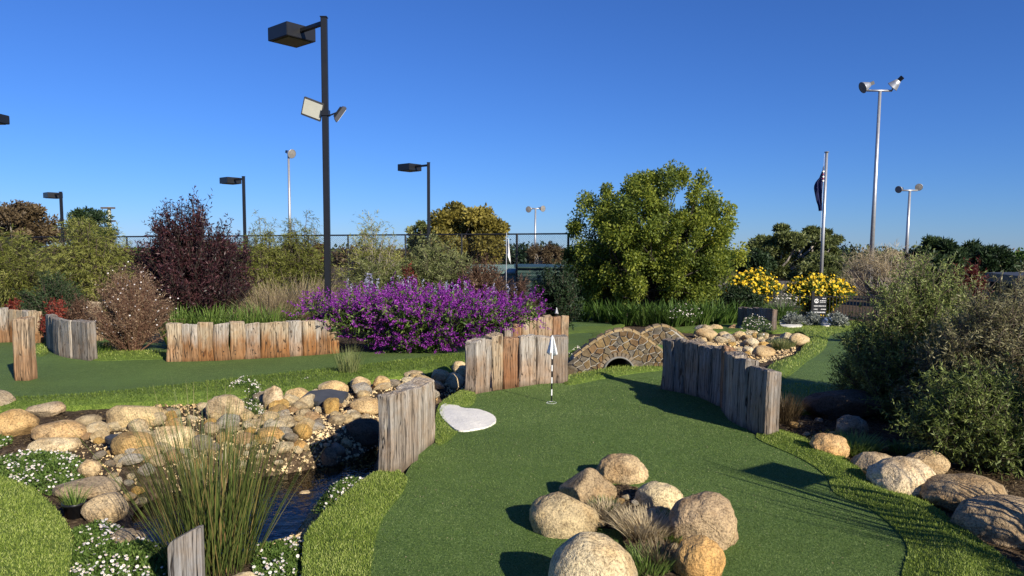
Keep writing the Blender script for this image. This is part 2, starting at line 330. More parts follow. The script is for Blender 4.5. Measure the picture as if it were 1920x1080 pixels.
fringe('fringe_strip', [(1418, 822), (1450, 806), (1500, 818), (1560, 846), (1600, 868), (1640, 905), (1740, 945), (1800, 990), (1880, 1045), (1930, 1100), (1960, 1250), (1720, 1250), (1690, 1090), (1702, 1030), (1675, 990), (1630, 955), (1565, 925), (1548, 893), (1500, 860)], .055, 15000, w=.3, seed=13, tm=.36)
fringe('fringe_strip', [(818, 832), (820, 765), (845, 742), (880, 728), (892, 742), (884, 760), (852, 762), (832, 775), (845, 802), (856, 812)], .02, 9000, w=.15, seed=14)
fringe('fringe_strip', [(-300, 792), (20, 768), (250, 757), (420, 748), (560, 735), (640, 722), (760, 706), (880, 694), (890, 668), (700, 686), (500, 706), (300, 730), (100, 746), (-300, 756)], .05, 1800, w=.2, blade=.035, seed=15, tm=.12)
fringe('fringe_strip', [(1058, 708), (1120, 694), (1190, 684), (1245, 682), (1250, 692), (1185, 700), (1120, 712), (1066, 722)], .03, 1500, w=.1, blade=.035, seed=16)
fringe('fringe_strip', [(1440, 742), (1440, 690), (1490, 668), (1512, 640), (1500, 622), (1440, 622), (1440, 606), (1540, 604), (1620, 606), (1610, 617), (1560, 628), (1546, 655), (1500, 690), (1466, 715)], .05, 500, w=.25, blade=.05, seed=17)
fringe('fringe_strip', [(1470, 765), (1452, 742), (1470, 722), (1560, 726), (1660, 735), (1650, 752), (1540, 770)], .03, 600, w=.2, blade=.04, seed=18)
fringe('fringe_strip', [(1040, 620), (1080, 614), (1135, 612), (1160, 606), (1130, 598), (1090, 596), (1175, 598), (1180, 604), (1130, 630), (1100, 650), (1090, 648), (1112, 626), (1080, 624), (1040, 630)], .03, 0, seed=19)
fringe('fringe_strip', [(1230, 618), (1300, 612), (1390, 606), (1440, 600), (1440, 612), (1380, 622), (1300, 622)], .03, 0, seed=20)
fringe('fringe_strip', [(165, 668), (220, 660), (310, 662), (330, 672), (250, 676), (180, 678)], .03, 600, blade=.04, seed=21)
fringe('fringe_strip', [(60, 655), (85, 645), (90, 662), (70, 668)], .03, 600, blade=.04, seed=23)
def pile(o, poly, n, seed):
    rng = np.random.default_rng(seed); k = rng.random(n * 6); y = 3.0 * (9.5 / 3.0) ** (k ** .85); x = rng.uniform(-.55, .8, n * 6) * y; q = np.column_stack([x, y]); q = q[sdf(poly, x, y) < -.01][:n]; m = len(q)
    P = np.column_stack([q, base(q[:, 0], q[:, 1]) + .012 * np.sin(q[:, 0] * 1.3) * np.cos(q[:, 1] * .9) - .001]); d = rng.normal(0, .6, (m, 3)); d[:, 2] = 1; sc_ = .5 + q[:, 1] * .085
    leaves('turf_pile', P, unit(d), .0085 * rng.uniform(.6, 1.3, m) * sc_, .0032 * sc_, PILE, np.clip(rng.normal(.42, .2, m) + .22 * np.array([noise.noise(Vector((a * .9, b * .9, 3))) + .6 * noise.noise(Vector((a * 3.1, b * 3.1, 8))) for a, b in q]), 0, 1), o, rng, kind='stuff')
pile(*GR['main'], 240000, 77)
rng = np.random.default_rng(9); q = np.column_stack([rng.uniform(-3, 6, 2600), rng.uniform(3.2, 12, 2600)]); q = q[sdf(GR['main'][1], q[:, 0], q[:, 1]) < 0]; m_ = len(q); d = rng.normal(size=(m_, 3)); d[:, 2] *= .2
tag(leaves('turf_debris', np.column_stack([q, base(q[:, 0], q[:, 1]) + .012 * np.sin(q[:, 0] * 1.3) * np.cos(q[:, 1] * .9) + .006]), unit(d), .013 * rng.uniform(.5, 1.6, m_), .007, L_DRY, np.clip(rng.normal(.75, .3, m_), 0, 1), None, rng, nrm=np.tile([0, 0, 1.], (m_, 1)), kind='stuff'), 'tiny pale leaf fragments scattered on the putting green', 'leaf litter')
# bare soil pocket inside the boulder ring
bedp = smooth_loop(G2([(1108, 945), (1165, 912), (1235, 940), (1275, 985), (1282, 1080), (1190, 1100), (1165, 1000), (1125, 985)]), 5)
tag(poly_sheet('planting_bed', bedp, lambda x, y: base(x, y) + .016 + .008 * sstep(0, .12, -sdf(bedp, x, y)), .06, SOIL, .03), kind='structure')
# sand bunkers
def bunker(px, label, sp=.1, dz=0):
    poly = smooth_loop(G2(px), 16); poly = poly + np.random.default_rng(4).normal(0, .0028, poly.shape); zf = lambda x, y: base(x, y) + dz + .016 + .012 * np.sin(x * 1.3) * np.cos(y * .9) + .014 * sstep(0, .2, -sdf(poly, x, y)) + .004 * np.sin(x * 23 + y * 9)
    return tag(poly_sheet('sand_bunker', poly, zf, sp * .6, SAND, .03), label, 'sand bunker', 'white sand bunkers')
bunker([(826, 778), (828, 762), (848, 757), (870, 766), (900, 770), (922, 778), (930, 790), (918, 800), (888, 807), (860, 808), (842, 796)], 'kidney shaped white sand bunker beside the weathered sleeper pair')
bunker([(1463, 610), (1480, 607), (1500, 611), (1503, 616), (1480, 618), (1466, 616)], 'far white sand bunker nearest the dark sleeper wall', dz=.075)
bunker([(1530, 608), (1545, 608), (1561, 614), (1548, 616), (1534, 613)], 'small far white sand bunker in front of the black sign post', dz=.075)

# ------------------------------------------------------------------ rocks
def rock_unit(seed, sub, fac=6, rough=1.0):
    bm = bmesh.new(); bmesh.ops.create_icosphere(bm, subdivisions=sub, radius=1); rng = np.random.default_rng(seed)
    V = np.array([v.co[:] for v in bm.verts]); F = [[v.index for v in f.verts] for f in bm.faces]; bm.free()
    o = rng.random(3) * 50
    d = np.array([.17 * noise.noise(Vector(v * 1.1 + o)) + .07 * noise.noise(Vector(v * 2.7 + o)) + .035 * noise.noise(Vector(v * 6 + o)) + (.02 * noise.noise(Vector(v * 13 + o)) + .01 * noise.noise(Vector(v * 29 + o)) if sub > 3 else 0) for v in V])
    V = V * (1 + d * rough)[:, None]
    for _ in range(fac):
        n = unit(rng.normal(size=3)); off = rng.uniform(.66, .9); p = V @ n; V = V - np.where(p > off, (p - off) * .93, 0)[:, None] * n
    mn, mx_ = V.min(0), V.max(0); V = (V - (mn + mx_) / 2) / ((mx_ - mn) / 2)
    return V, F
def rock(box, col, label, sub=4, fac=5, group=None, bury=.72, seed=None, depth=.85, tilt=0, cat='boulder', name='boulder', rough=1.):
    x0, y0, x1, y1 = box; y1 += .09 * (y1 - y0); x0 -= .02 * (x1 - x0); x1 += .02 * (x1 - x0); seed = seed if seed is not None else int(x0 * 7 + y0 * 13)
    cx, cy = (x0 + x1) / 2, (y0 + y1) / 2; g = GZ(cx, y1 - .12 * (y1 - y0)); d = g.y; ca = math.hypot(1, (PY0 - cy) / FPX)
    a_ = (x1 - x0) / 2 * d / FPX; b_ = a_ * depth; H = (y1 - y0) / 2 * d / FPX; th = math.atan((cy - 465) / FPX)
    c_ = max(math.sqrt(max(H * H - (b_ * math.sin(th)) ** 2, 0)) / math.cos(th), .35 * min(a_, H))
    p = at(cx, cy, d + b_ * .55); zb = float(zg(p.x, p.y))
    for (k, poly) in GR.values():
        if sdf(poly, p.x, p.y) < 0: zb = float(base(p.x, p.y))
    # stand the rock on the ground: extend downwards until it meets it
    c2 = max(c_, (p.z + c_ - zb) / (1 + bury)); z = p.z + c_ - c2
    V, F = rock_unit(seed, sub, fac, rough); V = V * np.array([a_, b_, c2])
    if tilt: V = V @ np.array(Matrix.Rotation(tilt, 3, 'Y')).T
    me = bpy.data.meshes.new(name); me.from_pydata(V.tolist(), [], F); me.update()
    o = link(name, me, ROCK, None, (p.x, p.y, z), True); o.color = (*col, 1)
    return tag(o, label, cat, group)
TAN = (.52, .42, .27); PALE = (.62, .54, .39); GREY = (.36, .32, .26); OCH = (.55, .36, .16); BRN = (.3, .22, .13); DRK = (.09, .08, .075); CRM = (.66, .58, .42)
gm = 'boulders ringed on the putting green'
rock((992, 918, 1124, 1020), (.47, .4, .27), 'round tan boulder at the left of the ring on the putting green', 5, 2, gm, rough=.7)
rock((1048, 876, 1158, 962), (.36, .29, .2), 'rough brown boulder leaning behind the round tan one on the putting green', 5, 6, gm)
rock((1117, 848, 1214, 918), (.55, .45, .31), 'pale angular boulder at the back of the ring on the putting green', 5, 8, gm)
rock((1187, 903, 1287, 975), (.56, .49, .34), 'smooth pale boulder at the back right of the ring beside dry tuft', 5, 3, gm)
rock((1250, 918, 1382, 1040), (.43, .34, .24), 'largest brown-tan boulder at the right of the ring on the putting green', 5, 6, gm)
rock((1262, 1005, 1360, 1110), (.5, .34, .16), 'ochre boulder at the front right of the ring, cut by frame bottom', 5, 5, gm)
rock((1022, 995, 1198, 1170), (.56, .5, .37), 'big smooth cream boulder at the front of the ring, cut by frame bottom', 5, 1, gm, rough=.45, seed=5)
rock((1268, 1010, 1300, 1045), OCH, 'small ochre stone between the largest boulder and the ochre boulder', 3, 3, gm, cat='stone')
rock((1230, 1062, 1275, 1092), PALE, 'small grey stone at the frame bottom beside the ochre boulder', 3, 3, gm, cat='stone')
gr = 'boulders lining the bed under the big right shrub'
rock((1600, 845, 1680, 892), (.45, .37, .27), 'flat tan boulder behind the pale round one on the right', 5, 3, gr)
rock((1630, 855, 1752, 937), (.6, .52, .4), 'pale round boulder in front on the right turf ridge', 5, 2, gr)
rock((1700, 842, 1780, 892), (.5, .4, .27), 'small tan boulder right behind the pale round boulder', 5, 4, gr)
rock((1725, 884, 1890, 968), (.4, .32, .22), 'long brown boulder second from the right frame edge', 5, 3, gr)
rock((1782, 922, 1960, 1024), (.36, .29, .21), 'largest brown boulder at the right frame edge', 5, 3, gr)
rock((1520, 811, 1588, 866), (.58, .42, .24), 'orange tan boulder behind the turf ridge near the weeds', 5, 4, gr)
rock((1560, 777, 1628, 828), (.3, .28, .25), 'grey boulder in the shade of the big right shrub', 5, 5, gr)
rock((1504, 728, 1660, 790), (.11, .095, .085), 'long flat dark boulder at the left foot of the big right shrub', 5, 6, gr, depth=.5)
gl_ = 'boulders around the pond'
for i, (b, c, l, f) in enumerate([
    ((-40, 730, 30, 775), GREY, 'grey-brown boulder at the left frame edge above the orange one', 4),
    ((-5, 765, 70, 822), (.58, .42, .22), 'orange-tan slanted boulder at the left frame edge', 6),
    ((52, 752, 122, 784), (.42, .36, .28), 'grey layered boulder just below the left turf strip', 5),
    ((70, 786, 163, 830), (.5, .39, .25), 'brown-topped boulder in front of the grey layered one', 4),
    ((58, 815, 146, 852), PALE, 'low pale boulder beside the left daisy mat', 3),
    ((202, 755, 305, 806), (.55, .45, .28), 'large blocky tan boulder in the row behind the pond', 6),
    ((208, 808, 288, 860), (.36, .26, .13), 'round wet brown boulder at the pond edge', 2),
    ((287, 795, 365, 845), CRM, 'pale cream boulder behind the reeds at the pond edge', 5),
    ((389, 738, 457, 790), (.56, .47, .33), 'big pale boulder half hidden by reed tips', 3),
    ((494, 722, 532, 773), (.58, .5, .38), 'upright pale oval boulder beside the white daisies', 2),
    ((598, 712, 653, 746), (.55, .47, .32), 'smooth oval tan boulder below the thin grass tuft', 2),
    ((535, 725, 582, 757), (.54, .45, .3), 'rough tan boulder between the daisies and the oval boulder', 5),
    ((660, 705, 690, 736), (.5, .4, .27), 'small tan boulder below the thin grass tuft', 4),
    ((657, 745, 717, 778), (.52, .4, .24), 'tan boulder at the water edge left of the sleeper pair', 4),
    ((700, 704, 732, 732), (.54, .44, .28), 'tan boulder behind the near sleeper pair', 3),
    ((757, 694, 797, 714), (.54, .46, .32), 'flat tan boulder on the bank above the sleeper pair', 3),
    ((808, 692, 842, 714), (.54, .45, .31), 'oval tan boulder on the bank left of the corner boulder', 3),
    ((846, 676, 882, 712), (.58, .48, .32), 'upright tan boulder touching the centre sleeper wall', 4),
    ((645, 782, 716, 838), (.1, .085, .07), 'dark wet boulder in the shadow of the sleeper pair', 3),  # much darker colour than the stones around it
    ((600, 838, 632, 882), (.2, .16, .12), 'small dark upright stone standing in the pond', 4),
    ((545, 918, 610, 972), (.52, .43, .29), 'tan boulder on the near pond bank beside the fringe turf', 5),
    ((495, 966, 580, 1010), (.52, .45, .32), 'low pale boulder on the near bank behind the reeds', 4),
    ((155, 922, 240, 980), (.52, .43, .3), 'tan boulder striped by reed shadows beside the potted grass', 3),
    ((100, 893, 222, 935), (.4, .33, .24), 'long grey-tan boulder behind the potted grass', 4),
    ((148, 860, 190, 896), (.52, .42, .28), 'small slanted tan boulder on the left pond bank', 4),
    ((205, 988, 275, 1030), (.36, .3, .22), 'tan boulder half covered by the front daisies', 4),
    ((700, 632, 728, 654), CRM, 'cream rock lying at the foot of the purple salvia', 5),
    ((612, 896, 645, 916), (.52, .45, .33), 'small pale stone poking out of the bank daisies', 3),
    ((420, 1072, 490, 1110), PALE, 'pale stone at the frame bottom beside the grey board', 3),
    ((480, 800, 540, 826), (.5, .36, .18), 'ochre flat stone half in the pond shallows', 4),
    ((540, 825, 578, 843), (.46, .32, .15), 'ochre stone under the shallow pond water', 4),
]): rock(b, c, l, 4, f, gl_)
gb = 'boulders along the dry creek beyond the bridge'
for b, c, l in [((1300, 615, 1345, 642), TAN, 'tan boulder on the creek bank beside the rear bridge wall'), ((1411, 647, 1452, 672), (.5, .4, .26), 'blocky tan boulder on the turf edge of the dry creek'),
    ((1345, 621, 1372, 640), PALE, 'pale boulder in the middle of the dry creek row'), ((1372, 620, 1398, 640), (.56, .46, .3), 'tan boulder near the dark far sleeper wall'),
    ((1478, 624, 1515, 650), CRM, 'large cream angular boulder beside the far bunker'), ((1305, 640, 1345, 658), (.55, .45, .3), 'flat tan boulder low in the dry creek'),
    ((1135, 682, 1172, 702), (.34, .28, .21), 'brown boulder at the mouth of the bridge culvert'), ((1100, 690, 1155, 706), CRM, 'flat cream stone in front of the bridge culvert'),
    ((1066, 680, 1090, 706), (.58, .4, .2), 'orange stone beside the centre sleeper wall'), ((1068, 664, 1090, 684), CRM, 'cream stone under the white flowers by the sleeper wall'),
    ((1218, 596, 1236, 608), (.3, .3, .3), 'grey rock standing behind the bridge crest')]: rock(b, c, l, 3, 5, gb)
# flat slate slabs at the pond
for k, (b, rz, l) in enumerate([((566, 742, 652, 778), .2, 'dark flat slate slab sloping into the pond'), ((195, 838, 235, 852), -.3, 'small dark slate slab beside the wet brown boulder')]):
    p = GZ((b[0] + b[2]) / 2, (b[1] + b[3]) / 2); w_ = (b[2] - b[0]) * p.y / FPX; dd = w_ * .7; m = MB()
    rng = random.Random(k); poly = [(w_ / 2 * math.cos(t) * rng.uniform(.7, 1.15), dd / 2 * math.sin(t) * rng.uniform(.7, 1.15)) for t in [i * math.tau / 6 + .3 for i in range(6)]]
    o = m.prism(poly, -.03, .03, Matrix.Rotation(rz, 3, 'Z') @ Matrix.Rotation(.3, 3, 'X')).build('slate_slab', plain('slate%d' % k, (.07, .075, .085), .5, 0, .4), None, (p.x, p.y, p.z + .09), bevel=.008); tag(o, l, 'slab')
# cobbles
protos = []
for k in range(10):
    V, F = rock_unit(900 + k, 3, 4 + k % 5); me = bpy.data.meshes.new('cobble'); me.from_pydata(V.tolist(), [], F); me.update(); me.shade_smooth(); me.materials.append(COBBLE); protos.append(me)
PALS = [(.86, .77, .58), (.82, .68, .44), (.74, .53, .26), (.72, .62, .45), (.9, .84, .68), (.8, .56, .22), (.45, .42, .38), (.6, .43, .27), (.6, .59, .57)]
CN = ['cream', 'tan', 'ochre', 'beige', 'pale', 'orange', 'dark grey', 'brown', 'grey']
def cobbles(pxpoly, n, smin, smax, what, places, group, seed, sink=.3, bed=False):
    rng = random.Random(seed); P = np.array(pxpoly, float); mn, mx_ = P.min(0), P.max(0); done = []; tries = 0
    while len(done) < n and tries < n * 40:
        tries += 1; x, y = rng.uniform(mn[0], mx_[0]), rng.uniform(mn[1], mx_[1])
        if sdf(P, np.array([x]), np.array([y]))[0] > 0: continue
        s_ = smin + (smax - smin) * rng.random() ** 1.8; p = G(x, y, .022) if bed else GZ(x, y); r = s_ / 2 * p.y / FPX
        if any((p.x - q[0]) ** 2 + (p.y - q[1]) ** 2 < (.62 * (r + q[2])) ** 2 for q in done): continue
        done.append((p.x, p.y, r)); o = link('cobble', protos[rng.randrange(10)], None, None, (p.x, p.y, p.z + r * (1 - sink) * .6))
        o.scale = (r * rng.uniform(.85, 1.25), r * rng.uniform(.7, 1.1), r * rng.uniform(.5, .85)); o.rotation_euler = (rng.uniform(-.3, .3), rng.uniform(-.3, .3), rng.uniform(0, 6.28))
        ci = rng.choice([0, 0, 0, 1, 1, 1, 2, 3, 3, 4, 4, 5, 6, 7, 8]); c = PALS[ci]; k = rng.uniform(.85, 1.1); o.color = (c[0] * k, c[1] * k, c[2] * k, 1)
        t = (s_ - smin) / (smax - smin); size = 'tiny' if t < .12 else 'small' if t < .4 else 'fist-sized' if t < .7 else 'larger'
        place = min(places, key=lambda q: (q[0] - x) ** 2 + 2 * (q[1] - y) ** 2)[2]
        tag(o, '%s %s %s %s' % (size, CN[ci], what, place), 'cobble', group)
cobbles([(150, 800), (300, 770), (560, 745), (720, 720), (880, 700), (880, 722), (720, 778), (600, 820), (470, 842), (340, 858), (250, 885), (190, 865)], 158, 16, 50, 'cobble on the far pond edge', [(190, 830, 'left of the wet brown boulder'), (240, 860, 'below the wet brown boulder'), (330, 790, 'beside the cream boulder'), (300, 770, 'behind the cream boulder'), (430, 790, 'below the big pale boulder'), (480, 810, 'behind the reed tips'), (515, 780, 'below the upright oval boulder'), (560, 760, 'left of the slate slab'), (600, 790, 'below the slate slab'), (670, 760, 'around the water edge boulder'), (720, 730, 'left of the sleeper pair'), (780, 720, 'behind the sleeper pair'), (850, 712, 'below the corner boulder')], 'cobbles along the far pond edge', 1)
cobbles([(180, 850), (260, 850), (300, 870), (262, 960), (200, 930)], 16, 16, 34, 'cobble on the left pond bank', [(200, 860, 'near the slanted boulder'), (240, 920, 'near the striped boulder'), (270, 880, 'at the water')], 'cobbles on the left pond bank', 2)
cobbles([(300, 862), (560, 835), (690, 800), (640, 860), (330, 900)], 20, 16, 42, 'cobble under shallow pond water', [(340, 850, 'left of the reeds'), (450, 830, 'behind the reeds'), (560, 815, 'near the ochre stones'), (650, 800, 'near the dark wet boulder')], 'cobbles under the pond water', 3)
cobbles([(480, 985), (560, 960), (600, 900), (690, 880), (640, 935), (590, 975), (540, 1010)], 16, 14, 32, 'cobble on the near pond bank', [(520, 990, 'beside the reeds'), (590, 930, 'beside the tan boulder'), (660, 890, 'beside the bank daisies')], 'cobbles on the near pond bank', 4)
cobbles([(1290, 655), (1310, 622), (1400, 622), (1480, 640), (1490, 655), (1430, 672), (1340, 672)], 66, 12, 30, 'cobble in the dry creek', [(1310, 640, 'beside the rear bridge wall'), (1340, 660, 'above the shaded sleeper wall'), (1370, 640, 'in mid bed'), (1400, 660, 'beside the blocky boulder'), (1410, 630, 'below the dark sleeper wall'), (1460, 645, 'beside the turf tuft')], 'cobbles in the dry creek', 5)
cobbles([(1062, 715), (1064, 680), (1100, 665), (1140, 690), (1120, 706)], 12, 9, 20, 'stone below the bridge', [(1075, 690, 'beside the sleeper wall'), (1110, 680, 'under the bridge side'), (1125, 695, 'at the culvert')], 'stones below the bridge', 6)
cobbles([(1150, 920), (1240, 930), (1270, 1000), (1250, 1075), (1190, 1075), (1110, 980)], 12, 12, 26, 'stone inside the boulder ring', [(1180, 930, 'near the pale boulders'), (1250, 1020, 'near the ochre boulder'), (1150, 980, 'near the round tan boulder')], 'stones inside the boulder ring', 7, bed=True)
cobbles([(1455, 775), (1540, 790), (1640, 830), (1760, 840), (1860, 860), (1800, 885), (1600, 850), (1500, 815)], 12, 10, 22, 'stone on the right mulch bed', [(1480, 790, 'beside the shaded sleeper wall'), (1600, 840, 'beside the green weeds'), (1780, 865, 'behind the right boulders')], 'stones under the right shrub', 8)
cobbles([(1070, 592), (1120, 590), (1200, 600), (1190, 606), (1110, 599), (1070, 600)], 8, 8, 14, 'stone edging the back green', [(1090, 595, 'near the brown centre wall'), (1170, 602, 'near the bridge crest')], 'stones edging the back green', 10)
# fine gravel among the cobbles
def gravel(pxpolys, n, seed):
    rng = np.random.default_rng(seed); T = np.array([(1, 1, 1), (1, -1, -1), (-1, 1, -1), (-1, -1, 1)]) * .6; Vs = []; k = 0
    for pp in pxpolys:
        P = G2(pp); mn, mx_ = P.min(0), P.max(0); q = mn + rng.random((n, 2)) * (mx_ - mn); q = q[sdf(P, q[:, 0], q[:, 1]) < 0]; z = zg(q[:, 0], q[:, 1]); r = (.009 + .022 * rng.random(len(q)) ** 2) * np.clip(q[:, 1] / 7, .8, 2)
        A = rng.normal(size=(len(q), 4, 3)) * .25 + T; Vs.append((np.column_stack([q, z + .004])[:, None] + A * r[:, None, None]).reshape(-1, 3))
    V = np.concatenate(Vs); n4 = len(V) // 4; F = (np.array([(0, 1, 2), (0, 3, 1), (0, 2, 3), (1, 3, 2)])[None] + 4 * np.arange(n4)[:, None, None]).reshape(-1, 3)
    o = link('gravel', mesh_np(V, F), COBBLE); o.color = (.8, .67, .46, 1); return tag(o, 'fine tan gravel between the pond and creek stones', 'gravel', kind='stuff')
gravel([[(60, 850), (300, 750), (880, 690), (880, 725), (560, 800), (270, 865), (215, 900), (60, 880)], [(1280, 660), (1310, 618), (1490, 630), (1490, 660), (1340, 680)], [(1100, 960), (1180, 905), (1280, 950), (1260, 1100), (1180, 1100)], [(480, 1000), (600, 890), (690, 870), (600, 985), (540, 1030)], [(300, 850), (470, 795), (720, 750), (700, 810), (500, 862), (340, 880)]], 5500, 4)

def litter(px, n, seed, lift=.004):
    rng = np.random.default_rng(seed); P = G2(px); mn, mx_ = P.min(0), P.max(0); q = mn + rng.random((n, 2)) * (mx_ - mn); q = q[sdf(P, q[:, 0], q[:, 1]) < 0]; m = len(q)
    z = zg(q[:, 0], q[:, 1]) + lift; z = np.where(sdf(bedp, q[:, 0], q[:, 1]) < 0, base(q[:, 0], q[:, 1]) + .018 + .008 * sstep(0, .12, -sdf(bedp, q[:, 0], q[:, 1])), z); d = rng.normal(size=(m, 3)); d[:, 2] *= .3
    o = leaves('leaf_litter', np.column_stack([q, z]), unit(d), .035 * rng.uniform(.4, 1.5, m), .012 * rng.uniform(.5, 1.3, m), L_BRN, np.clip(rng.normal(.35, .3, m), 0, 1), None, rng, nrm=np.tile([0, 0, 1.], (m, 1)) + rng.normal(0, .5, (m, 3)), kind='stuff'); return o
tag(litter([(1455, 760), (1900, 820), (2000, 960), (1960, 1060), (1850, 1010), (1640, 890), (1480, 805)], 14000, 1), 'brown leaf litter and bark under the right shrub', 'leaf litter')
tag(litter([(1100, 940), (1170, 905), (1240, 935), (1285, 985), (1290, 1090), (1180, 1100), (1120, 985)], 3500, 2), 'brown leaf litter inside the boulder ring', 'leaf litter')
tag(litter([(-40, 775), (250, 762), (560, 742), (560, 760), (300, 800), (100, 850), (-40, 850)], 9000, 3), 'brown leaf litter below the left turf strip', 'leaf litter')
# ------------------------------------------------------------------ timber sleepers
def sleeper_mesh(w, t, h, seed):
    rng = np.random.default_rng(seed); nc = 5; pts = []
    hx, hy, r = w / 2, t / 2, min(.016, t * .2)
    for k in range(-3, 4): pts.append((k / 3 * (hx - r), -hy))
    for k in range(-2, 3): pts.append((hx, k / 2 * (hy - r)))
    for k in range(3, -4, -1): pts.append((k / 3 * (hx - r), hy))
    for k in range(2, -3, -1): pts.append((-hx, k / 2 * (hy - r)))
    pts = np.array(pts); n = len(pts); nrm = unit(pts / np.array([hx, hy])); lv = [-.12, .0, .2, .4, .6, .8, .93, .98, 1.0]; V = []
    g = rng.normal(0, .0022, n); tl = rng.normal(0, .007, 2); bow = rng.normal(0, .008, 2); tw = rng.normal(0, .012)
    for q in lv:
        d = g + rng.normal(0, .0025, n) - (.010 if q == 1.0 else 0) + (.004 if q < .3 else 0)
        xy = pts + nrm * d[:, None] + bow * math.sin(q * 3) + tl * 0
        zz = np.full(n, q * h) if q < 0 else q * h + (q ** 4) * (pts @ (tl / np.array([hx, hy]))) + (rng.normal(0, .0025, n) if q > .95 else 0)
        V.append(np.column_stack([xy, zz]))
    V = np.concatenate(V); F = []
    for i in range(len(lv) - 1):
        for j in range(n): F.append((i * n + j, i * n + (j + 1) % n, (i + 1) * n + (j + 1) % n, (i + 1) * n + j))
    top = (len(lv) - 1) * n; cin = V[top:top + n] * np.array([.55, .55, 1]) + np.array([0, 0, -.004]) + np.column_stack([np.zeros((n, 2)), rng.normal(0, .003, n)]); b2 = len(V); V = np.concatenate([V, cin])
    for j in range(n): F.append((top + j, top + (j + 1) % n, b2 + (j + 1) % n, b2 + j))
    F.append(tuple(range(b2, b2 + n)))
    me = bpy.data.meshes.new('sleeper'); me.from_pydata(V.tolist(), [], F); me.update(); return me
SG = (.46, .43, .39); SB = (.44, .34, .24); SR = (.38, .24, .15); SD = (.32, .3, .28); SL = (.5, .42, .31)
def wall(label, path, tops, cols, thick=.14, stain=.3, seed=0, side=1, gap=.03, name='sleeper_wall', cat='sleeper wall', group=None, wl=None, bolts=False, joff=None):
    W = G2(path); seg = np.linalg.norm(np.diff(W, axis=0), axis=1); cum = np.concatenate([[0], np.cumsum(seg)]); n = len(tops)
    wl = np.array(wl if wl else [1] * n, float); e = np.concatenate([[0], np.cumsum(wl)]) / wl.sum() * cum[-1]
    P = np.column_stack([np.interp(e, cum, W[:, k]) for k in (0, 1)]); c0 = P.mean(0); root = empty(name, (c0[0], c0[1], float(base(*c0))), label, cat, group); rng = random.Random(seed)
    for i in range(n):
        a, b = P[i], P[i + 1]; d = b - a; L = np.linalg.norm(d); m = (a + b) / 2; nv = np.array([-d[1], d[0]]) / L * side; t_ = thick * rng.uniform(.85, 1.15)
        zt = at(960 + FPX * m[0] / m[1], tops[i], m[1]).z; zb = float(base(*m)); h = max(.1, zt - zb)
        c = m + nv * (t_ / 2 + rng.uniform(-.012, .012) + (joff[i] if joff else 0))
        o = link('sleeper', sleeper_mesh(L * (1 - gap * rng.uniform(.2, 1.6)), t_, h, seed * 50 + i), WOOD, root, (c[0] - c0[0], c[1] - c0[1], zb - root.location.z)); o.rotation_euler = (rng.uniform(-.012, .012), rng.uniform(-.012, .012), math.atan2(d[1], d[0]))
        col = cols[i % len(cols)]; k = rng.uniform(.88, 1.1); o.color = (col[0] * k, col[1] * k, col[2] * k, min(1, stain * rng.uniform(.6, 1.3)))
        if bolts:
            mb = MB()
            for bz in (.1, .2): bx_ = L * rng.uniform(-.25, .25); mb.tube([(bx_, -side * t_ / 2 - .006, h * bz + .02), (bx_, -side * t_ / 2 + .01, h * bz + .02)], .009, 6)
            tag(mb.build('bolt', DARKM, o), kind='stuff')
    return root
wall('pair of tall weathered grey sleepers standing beside the pond', [(726, 889), (780, 862), (822, 824)], [734, 719], [(.4, .37, .33), (.5, .46, .4)], .15, .25, 1, wl=[.4, .5], joff=[-.03, .04], gap=.1)
wall('seven rough sleepers in the centre wall behind the golf flag', [(896, 737), (930, 723), (1066, 718)], [638, 636, 628, 634, 630, 632, 631], [SG, SG, SL, SR, SG, SG, SD], .15, .45, 2, wl=[1.2, .9, 1, 1, 1.1, 1.1, 1.1])
wall('brown sleeper wall standing behind the centre wall', [(947, 648), (1066, 646)], [594, 595, 593, 594, 595, 593, 594, 593], [SG, SR, SL, SB, SL, SB, SR, SB], .13, .35, 3)
wall('dark shaded sleeper wall curving along the right of the putting green', [(1238, 729), (1300, 742), (1346, 759), (1366, 788), (1402, 806), (1434, 820)], [637, 637, 641, 650, 651, 651, 662, 663, 674, 692], [SD, SD, (.42, .36, .3), SD, SD, SR, SD, (.42, .37, .31), SD, SD], .14, .2, 4, wl=[.8, .6, 1, 1, 1, .8, 1, 1, 1.1, 1.3])
wall('long low sleeper wall with rusty lower half on the left green', [(311, 679), (380, 677), (450, 673), (540, 668), (638, 662)], [607, 609, 605, 608, 604, 607, 606, 604, 602, 602, 600, 599], [SL, SG, SL, SG, SL, SG, SL], .13, 1.0, 5, bolts=True, gap=.02)
wall('weathered grey sleeper wall bending left of the pink flowering bush', [(86, 650), (105, 666), (135, 674), (166, 678)], [590, 592, 594, 597, 598, 600, 602], [SD, SG], .12, .2, 6)
wall('brown stained sleeper wall behind the single post on the left', [(-30, 643), (20, 642), (60, 645), (84, 643)], [576, 578, 581, 582, 583, 583, 585], [SL, SG, SL], .12, .8, 7)
wall('two short pale sleepers furthest back at the left edge', [(-20, 588), (20, 588)], [549, 548], [SL, SG], .12, .2, 8)
wall('single short pale sleeper behind the stained left wall', [(29, 590), (52, 590)], [554], [SL], .12, .2, 9, name='sleeper_post', cat='sleeper')
wall('single brown stained post standing in front of the left walls', [(27, 714), (56, 714)], [597], [SB], .17, .6, 10, name='sleeper_post', cat='sleeper')
wall('upright tan sleeper behind the pink flowering bush', [(163, 640), (190, 640)], [566], [SL], .12, .5, 11, name='sleeper_post', cat='sleeper')
wall('dark sleeper wall near the far bunkers beside the dry creek', [(1381, 612), (1410, 617), (1447, 622)], [577, 577, 578, 577, 579, 579], [SD, (.26, .22, .2)], .14, .2, 12)
